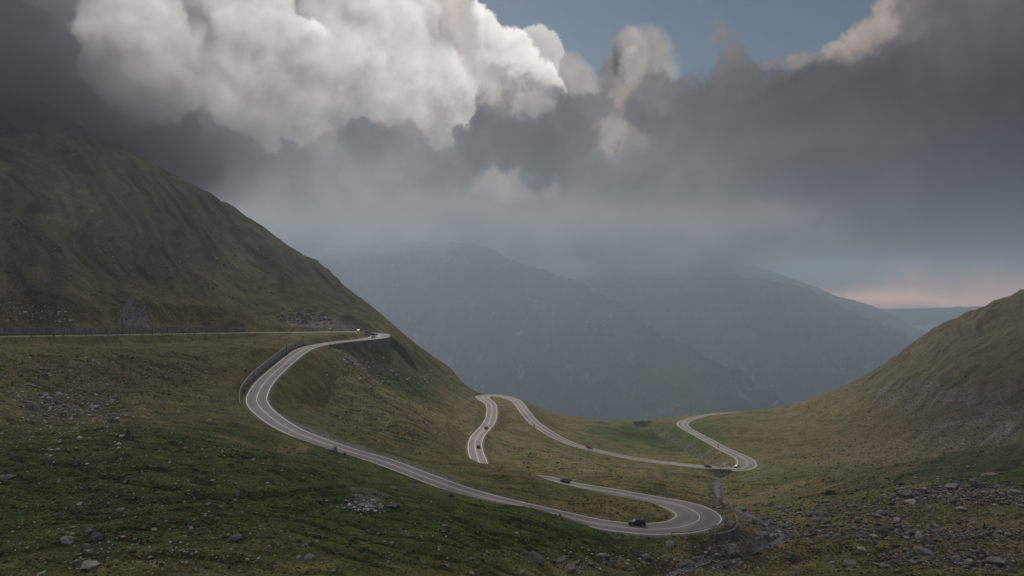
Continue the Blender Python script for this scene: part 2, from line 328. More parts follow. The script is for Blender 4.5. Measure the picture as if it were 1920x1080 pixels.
mid = (1-mtn)*(1-rgt)
H += mid*away*fbm((X+Y*.5)/34, (Y-X*.5)/15, 3, 31)*1.3
# small folds and terracettes lying across the meadow
fold = fbm(X/26+fbm(X/40, Y/40, 2, 5)*1.2, Y/6.5+fbm(X/30, Y/30, 2, 6)*1.5, 3, 51, ridge=True)
H += away*(sstep(fold, .45, .95))*-.75*(S < .3)*mid
terr = fbm(X/9, Z/1.3+X/40, 2, 61); H += away*terr*.16
H += (.25+.75*away)*fbm(X/2.6, Y/2.6, 3, 71, gain=.6)*.26
rough = np.clip(zone(1750,950,330,50,.16)+zone(1600,850,280,60,.3)+zone(1860,790,160,90,.3)+zone(1820,1020,260,60,.13)+zone(1700,740,180,40,.45), 0, 1)
H += rough*fbm(X/3.4, Y/3.4, 4, 81, gain=.6, ridge=True)*.8*away
crag = np.clip(zone(580,600,85,20,.335,.12)*1.3+zone(250,582,38,24,.25,.1)*1.4+zone(650,608,55,14,.36,.12)+zone(30,440,60,30,.26,.2)*.7+zone(40,600,90,14,.22,.15)*.5, 0, 1)
H += crag*(np.abs(fbm(X/7, Z/9+Y/14, 4, 91, gain=.6))*7-1.2)*sstep(EDG, 4, 14)
def trail(pts, w, yk=1.6):                                  # band along a worn line across the slope, thin and ragged
    best = np.full(Z.shape, 1e9, np.float32); wx = fbm(X/6, Y/6, 2, 301)*5; wy = fbm(X/6, Y/6, 2, 302)*3
    for (ax, ay), (bx, by) in zip(pts, pts[1:]):
        dx, dy = bx-ax, (by-ay)*yk
        t = np.clip(((U+wx-ax)*dx+(PY0+wy-ay)*yk*dy)/(dx*dx+dy*dy), 0, 1)
        best = np.minimum(best, np.hypot(U+wx-ax-dx*t, (PY0+wy-ay)*yk-dy*t))
    return np.exp(-(best/w)**2)
near_ok = (S < .3)
ditch = trail([(340,922),(560,926),(700,926),(770,940),(850,962)], 5)+trail([(-20,850),(80,872),(150,882),(240,905),(330,915)], 6)*.8+trail([(590,940),(640,985),(700,1050)], 5)*.6+trail([(430,1030),(560,1058),(640,1062)], 9)*.8+trail([(900,1030),(1010,1020),(1100,1005),(1180,1020)], 8)*.5
H -= ditch*near_ok*1.0
gully = trail([(1205,812),(1240,822),(1275,842),(1300,855)], 26, 2.2)*(S > .38)
H -= gully*2.0
H += zone(688,945,46,17,.108,.12)*1.0*(1+.5*fbm(X/2.0, Y/2.0, 3, 211))
H *= sstep(EDG, .3, 7)*(1-far)
Z = Z+H
# ---- the stream's bed
STREAM = [(1240,1100,.118),(1262,1072,.1235),(1300,1062,.128),(1325,1048,.1315),(1362,1052,.136),(1405,1034,.1415),(1445,1020,.149),(1466,1008,.1545),(1466,998,.1585),(1448,988,.165),(1425,975,.174),(1402,965,.184),(1376,953,.199),(1356,942,.214),(1347,930,.232),(1345,917,.255),(1343,907,.277),(1347,897,.305),(1350,889,.33),(1335,876,.352),(1318,868,.366),(1300,853,.395),(1275,840,.425),(1240,822,.48),(1205,810,.56)]
SW = catmull([list(W3(*p))+[0, 0, 0] for p in STREAM], 1.5)[:, :3]
for _ in range(4): SW[1:-1, 2] = .25*SW[:-2, 2]+.5*SW[1:-1, 2]+.25*SW[2:, 2]
i_b = int(np.argmin(np.hypot(SW[:, 0]-RC[i_bridge, 0], SW[:, 1]-RC[i_bridge, 1])))
SW[:, 2] = np.minimum.accumulate(SW[:, 2])
dz = RC[i_bridge, 2]-5.5-SW[i_b, 2]
SW[:, 2] += dz*np.exp(-((np.arange(len(SW))-i_b)/14.0)**2); SW[:, 2] = np.minimum.accumulate(SW[:, 2])
DS = np.full(Z.shape, 1e3, np.float32); ZS = np.zeros(Z.shape, np.float32)
r0 = np.searchsorted(ss, .1); r1 = np.searchsorted(ss, .6); c0 = np.searchsorted(uu, 1150); c1 = np.searchsorted(uu, 1560)
for p in SW:
    d = np.hypot(X[r0:r1, c0:c1]-p[0], Y[r0:r1, c0:c1]-p[1]); D = DS[r0:r1, c0:c1]; k = d < D; D[k] = d[k]; ZS[r0:r1, c0:c1][k] = p[2]
DS = DS + .9*fbm(X/2.2, Y/2.2, 2, 201)*(DS < 20)
bed = ZS-.35+np.maximum(DS-1.3, 0)*.8
Z = np.where(DS < 24, np.minimum(Z, bed*1.0+np.maximum(DS-8, 0)*1.5), Z)
Z = np.where(DS < 1.8, bed, Z)
# ---- cut and fill beside the road
kk = .85
lo = ZR-.16-kk*np.maximum(EDG-1.0, 0)-.05*np.maximum(EDG-6, 0)**2; hi = ZR-.16+kk*np.maximum(EDG-1.2, 0)+.05*np.maximum(EDG-6, 0)**2
lw = ((IR >= i_lw0) & (IR <= i_lw1) & (SD < 0))            # retaining wall under the far bend: steep fill
lo = np.where(lw, ZR-.16-12*np.maximum(EDG-.6, 0), lo)
act = (EDG < 30)
Zr = np.clip(Z, lo, hi)
Z = np.where(act, Zr, Z)
PY = 540-Z/S
print("terrain", Z.shape, "road len", len(RC)*1.5)

def ground_z(x, y):
    s = y/F; u = 960+x/s; t = math.log(s)
    it = min(max(int(np.searchsorted(tt, t))-1, 0), len(tt)-2); iu = min(max(int(np.searchsorted(uu, u))-1, 0), len(uu)-2)
    a = (u-uu[iu])/(uu[iu+1]-uu[iu]); b = (t-tt[it])/(tt[it+1]-tt[it])
    return float((Z[it, iu]*(1-a)+Z[it, iu+1]*a)*(1-b)+(Z[it+1, iu]*(1-a)+Z[it+1, iu+1]*a)*b)
def place(px, py, smin=.06, smax=.8):                      # where the line of sight first meets the ground
    iu = int(np.clip(np.searchsorted(uu, px), 1, len(uu)-1)); col = PY[:, iu]
    ok = np.where((col <= py) & (ss > smin) & (ss < smax))[0]
    if len(ok) == 0: return None
    s = ss[ok[0]]; return Vector(((px-960)*s, F*s, float(Z[ok[0], iu]))), s

# ---------------------------------------------------------------- materials
MATS = {}
def mat(name, color=(.5,.5,.5), rough=.6, metal=0.0, spec=.5, var=0.0, vscale=3.0, emit=None, coat=0.0):
    if name in MATS: return MATS[name]
    m = bpy.data.materials.new(name); m.use_nodes = True; nt = m.node_tree; b = nt.nodes['Principled BSDF']
    b.inputs['Base Color'].default_value = (*color, 1); b.inputs['Roughness'].default_value = rough
    b.inputs['Metallic'].default_value = metal; b.inputs['Specular IOR Level'].default_value = spec
    if coat: b.inputs['Coat Weight'].default_value = coat
    if emit: b.inputs['Emission Color'].default_value = (*emit, 1); b.inputs['Emission Strength'].default_value = 1
    if var:
        g = G(nt); p = g.node('ShaderNodeNewGeometry').outputs['Position']
        n = g.noise(p, vscale, 5, .6, dim='3D')
        k = g.m('MULTIPLY_ADD', n, 2*var, 1-var)
        nt.links.new(g.v('SCALE', color, scale=k), b.inputs['Base Color'])
    MATS[name] = m; return m

def ground_material():
    m = bpy.data.materials.new("mountain_grass"); m.use_nodes = True; nt = m.node_tree; g = G(nt); b = nt.nodes['Principled BSDF']
    at = g.node('ShaderNodeAttribute', attribute_name='zones'); zc = g.sep(at.outputs['Color'])   # green, rock, gravel
    a2 = g.node('ShaderNodeAttribute', attribute_name='zones2'); z2 = g.sep(a2.outputs['Color'])  # heath, streak, dry
    p = g.node('ShaderNodeNewGeometry').outputs['Position']
    n1 = g.noise(p, .035, 6, .62, dim='3D'); n2 = g.noise(p, .16, 6, .65, dim='3D'); n3 = g.noise(p, .9, 5, .7, dim='3D'); n4 = g.noise(p, 3.2, 3, .7, dim='3D')
    green = g.mix(g.smooth(n2, .35, .65), (.026,.046,.006,1), (.058,.082,.013,1))
    dry = g.mix(g.smooth(n2, .3, .7), (.070,.060,.020,1), (.165,.133,.052,1))
    f = g.m('ADD', g.m('MULTIPLY', zc[0], 1.0), g.m('MULTIPLY', g.m('SUBTRACT', n1, .5), 1.1))
    f = g.m('ADD', f, g.m('MULTIPLY', g.m('SUBTRACT', n3, .5), .9))
    grass = g.mix(g.smooth(f, .25, .75), dry, green)
    heath = g.mix(n3, (.040,.024,.014,1), (.13,.078,.045,1))
    hf = g.m('ADD', z2[0], g.m('MULTIPLY', g.m('SUBTRACT', n2, .5), 1.6))
    hf = g.m('ADD', hf, g.m('MULTIPLY', g.m('SUBTRACT', n3, .5), 1.2))
    grass = g.mix(g.smooth(hf, .45, 1.0, 0, .75), grass, heath)
    grass = g.mix(g.m('MULTIPLY', z2[2], .75), grass, (.062,.064,.046,1))
    grass = g.v('SCALE', grass, scale=g.m('MULTIPLY_ADD', z2[1], .9, .55))
    grass = g.v('SCALE', grass, scale=g.m('MULTIPLY_ADD', g.smooth(n4,.3,.7), 1.3, .35))
    grass = g.v('SCALE', grass, scale=g.m('MULTIPLY_ADD', g.smooth(n3,.28,.72), 1.1, .45))
    rock = g.mix(g.smooth(n3,.3,.7), (.05,.049,.048,1), (.19,.183,.175,1))
    rock = g.v('SCALE', rock, scale=g.m('MULTIPLY_ADD', n4, 1.2, .4))
    rf = g.m('ADD', zc[1], g.m('MULTIPLY', g.m('SUBTRACT', n3, .5), 1.5))
    rf = g.m('ADD', rf, g.m('MULTIPLY', g.m('SUBTRACT', n4, .5), 1.2))
    col = g.mix(g.smooth(rf, .52, .68), grass, rock)
    gravel = g.mix(g.smooth(n4,.3,.7), (.085,.08,.075,1), (.23,.215,.20,1))
    gf = g.m('ADD', zc[2], g.m('MULTIPLY', g.m('SUBTRACT', n3, .5), .7))
    col = g.mix(g.smooth(gf, .25, .85), col, gravel)
    nt.links.new(col, b.inputs['Base Color'])
    b.inputs['Roughness'].default_value = .95; b.inputs['Specular IOR Level'].default_value = .15
    bp = g.node('ShaderNodeBump'); bp.inputs['Strength'].default_value = .9; bp.inputs['Distance'].default_value = .55
    hgt = g.m('ADD', g.m('MULTIPLY', n3, .8), g.m('MULTIPLY', n4, .45))
    nt.links.new(hgt, bp.inputs['Height']); nt.links.new(bp.outputs[0], b.inputs['Normal'])
    return m

# ---------------------------------------------------------------- mesh helpers
def tag(o, label=None, cat=None, group=None, kind=None):
    if label: o['label'] = label
    if cat: o['category'] = cat
    if group: o['group'] = group
    if kind: o['kind'] = kind
    return o
def mesh_obj(name, verts, faces, m, parent=None, smooth=False):
    me = bpy.data.meshes.new(name); me.from_pydata([tuple(v) for v in verts], [], faces); me.update()
    if m: me.materials.append(m)
    if smooth: me.polygons.foreach_set('use_smooth', [True]*len(me.polygons))
    o = bpy.data.objects.new(name, me); C.objects.link(o); o.parent = parent; return o
def empty(name, loc=(0,0,0), rz=0.0):
    o = bpy.data.objects.new(name, None); o.location = loc; o.rotation_euler = (0, 0, rz); o.empty_display_size = .5; C.objects.link(o); return o
def grid_mesh(name, X, Y, Z, m, attrs=None):
    r, c = X.shape; n = r*c
    me = bpy.data.meshes.new(name)
    me.vertices.add(n); me.vertices.foreach_set('co', np.stack([X, Y, Z], -1).astype(np.float32).ravel())
    i = np.arange((r-1)*(c-1)); a = (i//(c-1))*c + i % (c-1)
    q = np.stack([a, a+1, a+c+1, a+c], 1).astype(np.int32)
    me.loops.add(q.size); me.loops.foreach_set('vertex_index', q.ravel())
    me.polygons.add(len(q)); me.polygons.foreach_set('loop_start', (np.arange(len(q))*4).astype(np.int32)); 
    me.update(calc_edges=True)
    me.polygons.foreach_set('use_smooth', np.ones(len(q), bool))
    for k, v in (attrs or {}).items():
        at = me.attributes.new(k, 'FLOAT_COLOR', 'POINT')
        at.data.foreach_set('color', np.concatenate([v.reshape(n, 3), np.ones((n, 1))], 1).astype(np.float32).ravel())
    me.materials.append(m); me.validate()
    o = bpy.data.objects.new(name, me); C.objects.link(o); return o

# ---------------------------------------------------------------- ground
meadow = np.clip(zone(250,900,520,110,.1,.5)*1.5+zone(800,1000,260,70,.115,.3)+zone(1900,880,170,28,.2,.3)*2+zone(1500,900,160,25,.28,.3)*.5+zone(1150,1020,90,25,.13,.2), 0, 1)
sfall = fbm((hy+wob)/9, hx/70, 4, 161); sfall2 = fbm((gx+wob)/9, gy/70, 4, 162)
green = .34+.62*meadow+.42*mtn*(.6+.8*fbm(X/80, Y/80, 3, 101))-.15*rgt
green += zone(1180,820,90,22,.45,.3)*.6+zone(1290,820,60,25,.42,.3)*.6+.5*sstep(S,.7,.9)+.35*rgt*sstep(-sfall,-.1,.4)
green += zone(560,560,180,40,.34)*.3+zone(760,700,60,60,.36,.2)*.6-zone(350,560,150,60,.3)*.25-zone(900,770,60,40,.36)*.2-zone(1150,960,180,18,.152,.15)*.25
rockz = rough*.42+crag*.62+sstep(zone(250,578,34,20,.25,.12)+.6*fbm((gx+wob)/5, gy/14, 3, 172), .35, .8)*.55+.08*sstep(sfall, .1, .5)*rgt+.12*mtn*sstep(sfall2, .25, .5)+zone(60,770,160,40,.16)*.28+zone(150,750,130,30,.17)*.25+zone(80,680,90,25,.19)*.2+zone(700,690,70,16,.31,.15)*.6+zone(650,672,50,10,.29,.15)*.5
rockz += zone(770,720,60,14,.33,.15)*.4+(zone(1700,740,170,35,.45)*.24+zone(1860,800,150,45,.28)*.32+zone(1870,690,120,40,.5)*.2)*sstep(sfall, -.25, .35)+zone(1430,1000,60,30,.155,.2)*.3+zone(1000,1070,120,20,.1)*.12
rockz += sstep(DS, 7, 2)*.45
drift = fbm(X/14, Y/14, 4, 111)
spill = np.zeros_like(Z)                                    # pale grit lying on the inner side of the road below the bend
iL0, iL1 = rpx(500,776), rpx(925,937)
side = (IR > iL0) & (IR < iL1) & (SD < 0)
along = np.clip((IR-iL0)/(iL1-iL0), 0, 1)
wdt = 3+21*np.abs(np.sin(PI*np.clip(along,0,1)**.85))**.8*(1+.55*drift)
spill = np.where(side, np.clip(1-EDG/wdt, 0, 1)**.7*(1.0-.3*along), 0)
gravel = np.maximum(spill, sstep(EDG, 1.5, .6)*.55)
gravel = np.maximum(gravel, sstep(zone(688,948,58,22,.108,.2)+.5*fbm(X/3, Y/3, 4, 171), .38, .8)*.5)
gravel = np.maximum(gravel, zone(1356,866,13,9,.35,.1)*.9)
gravel = np.maximum(gravel, zone(1440,880,60,4,.32,.1)*.4)
gravel = np.maximum(gravel, zone(1190,1006,60,5,.134,.1)*.6)
gravel = np.maximum(gravel, sstep(EDG, 3.2, 1.0)*.5*(IR > rpx(880,924))*(IR < rpx(1320,975))*(SD > 0))
heath = .26+.5*zone(300,690,200,60,.2)+.3*rough+.35*zone(1700,800,250,70,.35)+.25*zone(120,720,200,60,.18)+.2*mtn*sstep(fbm(X/50, Y/50, 3, 121), 0, .4)
streak = .5+(.9*fbm((gx+wob)/7, gy/60, 4, 131)+.8*fbm((gx+wob)/20, gy/140, 3, 132))*mtn+.4*fbm((hy+wob)/6, hx/45, 4, 141)*rgt+.45*fbm((X+Y*.5)/18, (Y-X*.5)/6, 3, 151)*mid
streak -= sstep(S,.8,1.0)*.6+.25*rgt+.12*meadow+.12*mtn
streak -= sstep(fold, .6, .95)*.28*(S < .3)*mid
tan = trail([(150,1040),(300,1046),(420,1052),(620,1050)], 6)*.8+trail([(240,745),(310,800),(360,818),(450,824),(570,842)], 9)+trail([(1724,640),(1736,672),(1748,692),(1700,712)], 9)*.9*(S>.35)+trail([(1450,915),(1600,888),(1700,862),(1800,838)], 8)*.6+trail([(560,650),(680,715),(760,755),(870,800)], 9)*.7+trail([(950,820),(1010,850),(1100,875)], 9)*.6
tan = np.clip(tan*sstep(drift, -.6, .5), 0, 1)
green = green*(1-.85*tan)+gully*.5; streak = streak+.35*tan-.3*ditch*near_ok-.18*gully; rockz = rockz*(1-.5*tan)
z1 = np.stack([np.clip(green, 0, 1.3), np.clip(rockz, 0, 1.2), np.clip(gravel, 0, 1)], -1)
z2 = np.stack([np.clip(heath, 0, 1), np.clip(streak, 0, 1.2), np.clip(.62*mtn+.55*rgt*sstep(Z, -120, -70)+.12, 0, 1)], -1)
gmat = ground_material()
ground = tag(grid_mesh("ground", X, Y, Z, gmat, {'zones': z1, 'zones2': z2}), kind='structure')

# ---------------------------------------------------------------- road: asphalt, shoulders' edge, painted lines
def ribbon(name, off0, off1, dz, m, i0=0, i1=None, wfac=True):
    i1 = i1 or len(RC); vs = []; fs = []
    for i in range(i0, i1):
        w = RC[i, 3]
        for o in (off0, off1):
            d = o(w) if callable(o) else o
            vs.append((RC[i, 0]+RN[i, 0]*d, RC[i, 1]+RN[i, 1]*d, RC[i, 2]+dz))
    for i in range(i1-i0-1): fs.append((2*i, 2*i+2, 2*i+3, 2*i+1))
    return mesh_obj(name, vs, fs, m)
def road_material():
    m = bpy.data.materials.new("asphalt"); m.use_nodes = True; nt = m.node_tree; g = G(nt); b = nt.nodes['Principled BSDF']
    uv = g.node('ShaderNodeAttribute', attribute_name='lane').outputs['Vector']; u = g.sep(uv)
    p = g.node('ShaderNodeNewGeometry').outputs['Position']
    n1 = g.noise(p, .05, 4, .6, dim='3D'); n2 = g.noise(p, 2.5, 4, .7, dim='3D')
    str_ = g.noise(g.xyz(g.m('MULTIPLY', u[0], 3.0), g.m('MULTIPLY', u[1], .02), 0), 3.0, 4, .6)
    c = g.mix(g.smooth(n1, .3, .7), (.110,.106,.105,1), (.170,.158,.152,1))
    tw = g.m('ABSOLUTE', g.m('SUBTRACT', g.m('ABSOLUTE', u[0]), .5))           # wheel tracks
    c = g.v('SCALE', c, scale=g.smooth(tw, .0, .3, .80, 1.10))
    c = g.v('SCALE', c, scale=g.m('MULTIPLY_ADD', str_, .5, .75))
    c = g.v('SCALE', c, scale=g.m('MULTIPLY_ADD', n2, .4, .8))
    nt.links.new(c, b.inputs['Base Color']); b.inputs['Roughness'].default_value = .7; b.inputs['Specular IOR Level'].default_value = .35
    return m
asph = road_material()
def road_mesh():
    offs = [-1.06, -1, -.5, 0, .5, 1, 1.06]; vs = []; uvs = []
    for i in range(len(RC)):
        for o in offs:
            d = o*RC[i, 3]; z = RC[i, 2] - (.2 if abs(o) > 1 else 0) - .0*abs(o)
            vs.append((RC[i, 0]+RN[i, 0]*d, RC[i, 1]+RN[i, 1]*d, z)); uvs.append((o, i*1.5, 0))
    k = len(offs); fs = [(i*k+j, (i+1)*k+j, (i+1)*k+j+1, i*k+j+1) for i in range(len(RC)-1) for j in range(k-1)]
    o = mesh_obj("road", vs, fs, asph)
    at = o.data.attributes.new('lane', 'FLOAT_VECTOR', 'POINT'); at.data.foreach_set('vector', np.array(uvs, np.float32).ravel())
    return o
tag(road_mesh(), kind='structure')
paint = mat("worn_white_paint", (.66,.65,.62), .5, var=.4, vscale=.6)
def line(off, wd, i0=0, i1=None, nm="road_marking"):
    return tag(ribbon(nm, lambda w: off(w)-wd/2, lambda w: off(w)+wd/2, .012, paint, i0, i1), kind='structure')
line(lambda w: w-.35, .2); line(lambda w: -(w-.35), .2); line(lambda w: w*.05 if w > 4.5 else 0.0, .17)

# ---------------------------------------------------------------- water
def water_material():
    m = bpy.data.materials.new("stream_water"); m.use_nodes = True; nt = m.node_tree; g = G(nt); b = nt.nodes['Principled BSDF']
    p = g.node('ShaderNodeNewGeometry').outputs['Position']
    n = g.noise(p, 1.6, 6, .7, dim='3D', dist=1.0)
    nt.links.new(g.mix(g.smooth(n, .54, .66), (.022,.025,.025,1), (.50,.52,.54,1)), b.inputs['Base Color'])
    b.inputs['Roughness'].default_value = .25
    bp = g.node('ShaderNodeBump'); bp.inputs['Distance'].default_value = .2; nt.links.new(n, bp.inputs['Height']); nt.links.new(bp.outputs[0], b.inputs['Normal'])
    return m
wm = water_material()
vs = []; fs = []
ST = np.gradient(SW[:, :2], axis=0); ST /= np.linalg.norm(ST, axis=1)[:, None]
wn = fbm(np.arange(len(SW))/5.0, np.zeros(len(SW)), 3, 7)
for i, p in enumerate(SW):
    w = .95+wn[i]*.9
    for o in (-w, 0, w): vs.append((p[0]+ST[i, 1]*o, p[1]-ST[i, 0]*o, p[2]-.12+(.08 if o == 0 else 0)))
for i in range(len(SW)-1):
    for j in (0, 1): fs.append((i*3+j, i*3+3+j, i*3+4+j, i*3+1+j))
tag(mesh_obj("stream_water", vs, fs, wm, smooth=True), kind='structure')

# ---------------------------------------------------------------- far mountains
def forest_material():
    m = bpy.data.materials.new("mountain_forest"); m.use_nodes = True; nt = m.node_tree; g = G(nt); b = nt.nodes['Principled BSDF']
    p = g.node('ShaderNodeNewGeometry').outputs['Position']
    n1 = g.noise(p, .0035, 5, .6, dim='3D'); n2 = g.noise(p, .03, 5, .7, dim='3D')
    c = g.mix(g.smooth(n1, .4, .6), (.014,.022,.012,1), (.050,.052,.028,1))
    c = g.v('SCALE', c, scale=g.m('MULTIPLY_ADD', n2, 1.6, .2))
    c = g.mix(g.smooth(g.noise(g.v('MULTIPLY', p, (1, .5, .6)), .016, 6, .75, dim='3D'), .58, .68), c, (.20,.19,.17,1))
    nt.links.new(c, b.inputs['Base Color']); b.inputs['Roughness'].default_value = 1.0; b.inputs['Specular IOR Level'].default_value = .0
    return m
fmat = forest_material()
def ridge_mountain(crest, u0, u1, s0, s1, slope, seed, rel, nu=420, nt_=260, tree=0.0, spur=.42):
    cr = np.array([W3(*p) for p in crest])
    cr = catmull([list(p)+[0, 0, 0] for p in cr], 40.0)[:, :3]
    gu = np.linspace(u0, u1, nu); gs = np.exp(np.linspace(math.log(s0), math.log(s1), nt_))
    UU, SS = np.meshgrid(gu, gs); x = (UU-960)*SS; y = F*SS
    wx = fbm(x/900, y/900, 3, seed+1)*rel*1.1; wy = fbm(x/900, y/900, 3, seed+2)*rel*1.1
    best = np.full(x.shape, -1e9); hz = np.full(x.shape, 1e9)
    for i in range(len(cr)-1):
        ax, ay, az = cr[i]; bx, by, bz = cr[i+1]; dx, dy = bx-ax, by-ay
        t = np.clip(((x-ax)*dx+(y-ay)*dy)/(dx*dx+dy*dy), 0, 1)
        d = np.hypot(x-(ax+dx*t), y-(ay+dy*t)); d2 = np.maximum(np.hypot(x+wx-(ax+dx*t), y+wy-(ay+dy*t)), 0)
        blend = sstep(d, 0, 300); dd = d*(1-blend)+d2*blend
        z = az+(bz-az)*t-slope*dd
        best = np.maximum(best, z); hz = np.minimum(hz, d)
    k = sstep(hz, 15, 350)
    best += k*(fbm(x/300, y/380, 6, seed+5, gain=.55, ridge=True)-.4)*rel*spur*1.5 + k*(fbm(x/90, y/160, 4, seed+6, ridge=True)-.4)*40 + fbm(x/110, y/110, 5, seed+7, gain=.6)*17
    if tree: best += np.abs(fbm(x/14, y/14, 2, seed+9))*tree
    best = np.maximum(best, -655)
    return tag(grid_mesh("far_mountain", x, y, best, fmat), kind='structure')
M1 = [(420,500,4.060),(560,478,3.850),(640,465,3.640),(720,458,3.430),(800,453,3.332),(870,456,3.248),(900,460,3.234),(925,468,3.220),(950,484,3.178),(980,498,3.150),(1020,506,3.080),(1055,524,3.010),(1100,548,2.870),(1160,580,2.730),(1230,625,2.520),(1300,680,2.352),(1370,745,2.170),(1440,830,1.960)]
M2 = [(1000,505,4.488),(1080,515,4.420),(1160,508,4.352),(1240,505,4.284),(1340,509,4.216),(1385,519,4.148),(1415,526,4.107),(1445,525,4.080),(1462,534,4.053),(1478,543,4.026),(1505,549,3.998),(1520,556,3.971),(1560,578,3.917),(1600,600,3.862),(1650,617,3.808),(1690,631,3.754),(1712,645,3.726),(1760,670,3.645),(1850,720,3.536),(1950,770,3.400)]
M3 = [(1300,470,5.125),(1420,500,5.062),(1530,539,5.000),(1560,552,4.975),(1600,563,4.938),(1650,582,4.875),(1690,602,4.812),(1745,628,4.750),(1800,660,4.688),(1900,720,4.625)]
M4 = [(1300,590,5.936),(1500,586,5.824),(1640,580,5.824),(1700,579,5.824),(1760,577,5.824),(1840,575,5.824),(1930,581,5.824),(2060,578,5.824),(2300,570,5.824)]
ridge_mountain(M1, 300, 1560, 1.65, 4.6, .60, 300, 190, 560, 340, tree=18)
ridge_mountain(M2, 850, 2050, 2.9, 5.2, .50, 400, 180, 580, 280, tree=34)
ridge_mountain(M3, 1200, 2100, 4.2, 5.5, .5, 500, 140, 300, 160)
ridge_mountain(M4, 1100, 2500, 5.4, 6.15, .25, 600, 60, 260, 90)

# ================================================================ THINGS
def on_road(i, off=0.0):
    p = RC[i]; return Vector((p[0]+RN[i, 0]*off, p[1]+RN[i, 1]*off, p[2]+.02))
def road_at(px, py):                                         # nearest sample and side offset for a picture position
    best = None
    for i in range(len(RC)):
        if abs(RC[i, 4]-px) > 60 or abs(RC[i, 5]-py) > 40: continue
        for o in np.linspace(-RC[i, 3], RC[i, 3], 15):
            q = on_road(i, o); u = 960+F*q.x/q.y; v = 540-F*q.z/q.y
            d = (u-px)**2+(v-py)**2
            if best is None or d < best[0]: best = (d, i, o)
    return best[1], best[2]

# ---- cars
glass_m = mat("car_glass", (.02,.025,.03), .3, spec=.7)
tyre_m = mat("tyre_rubber", (.015,.015,.015), .8)
rim_m = mat("wheel_alloy", (.35,.35,.36), .35, metal=.8)
head_m = mat("headlight_glass", (.5,.5,.5), .5, spec=.4)
tail_m = mat("tail_light_red", (.25,.01,.01), .25, spec=.8)
trim_m = mat("black_trim", (.02,.02,.02), .6)
plate_m = mat("plate_white", (.7,.7,.68), .5)
def cyl(bm, x, y, z, r, w, n=20):                             # wheel along the y axis
    a = []; b = []
    for k in range(n):
        t = 2*PI*k/n
        a.append(bm.verts.new((x+r*math.cos(t), y-w/2, z+r*math.sin(t)))); b.append(bm.verts.new((x+r*math.cos(t), y+w/2, z+r*math.sin(t))))
    bm.faces.new(a); bm.faces.new(b[::-1])
    for k in range(n): bm.faces.new((a[k], b[k], b[(k+1) % n], a[(k+1) % n]))
def box(bm, c, d, rz=0):
    M = Matrix.Translation(Vector(c)) @ Matrix.Rotation(rz, 4, 'Z') @ Matrix.Diagonal((*d, 1))
    bmesh.ops.create_cube(bm, size=1.0, matrix=M)
def fin(name, bm, m, parent=None, smooth=False, bevel=0.0):
    if bevel:
        bmesh.ops.bevel(bm, geom=list(bm.edges), offset=bevel, segments=2, affect='EDGES', profile=.6)
    bmesh.ops.recalc_face_normals(bm, faces=bm.faces)
    me = bpy.data.meshes.new(name); bm.to_mesh(me); bm.free(); me.materials.append(m)
    if smooth: me.polygons.foreach_set('use_smooth', [True]*len(me.polygons))
    o = bpy.data.objects.new(name, me); C.objects.link(o); o.parent = parent; return o
STY = { # stations along x (front = +x): x, half width, z bottom, z belt ; then greenhouse: xs at belt and roof
 'suv': dict(L=4.65, body=[(2.32,.72,.42,.78),(2.2,.86,.32,.92),(1.35,.93,.28,1.02),(.6,.94,.27,1.06),(-1.9,.94,.28,1.10),(-2.2,.90,.34,1.10),(-2.32,.82,.42,1.0)],
             belt=(1.05,-2.2), roof=(.30,-1.95), zr=1.70, wr=.72, r=.37, ax=(1.42,-1.36)),
 'hatch': dict(L=4.2, body=[(2.1,.66,.34,.66),(1.98,.82,.24,.80),(1.2,.87,.20,.92),(.6,.88,.19,.95),(-1.7,.88,.20,1.0),(-2.0,.84,.26,1.0),(-2.1,.76,.34,.9)],
             belt=(1.0,-2.0), roof=(.15,-1.55), zr=1.46, wr=.64, r=.31, ax=(1.3,-1.25)),
 'sedan': dict(L=4.5, body=[(2.25,.68,.34,.64),(2.12,.83,.24,.78),(1.2,.88,.20,.90),(.5,.89,.19,.94),(-1.3,.89,.20,.97),(-2.1,.85,.26,.97),(-2.25,.76,.36,.88)],
             belt=(.95,-1.75), roof=(.10,-1.05), zr=1.44, wr=.64, r=.32, ax=(1.35,-1.35)),
 'van': dict(L=4.9, body=[(2.45,.74,.42,.85),(2.3,.88,.30,1.02),(1.75,.93,.26,1.12),(.6,.94,.26,1.14),(-2.2,.94,.28,1.16),(-2.4,.92,.34,1.16),(-2.45,.88,.42,1.1)],
             belt=(1.75,-2.4), roof=(.95,-2.25), zr=1.92, wr=.80, r=.34, ax=(1.5,-1.45)),
}
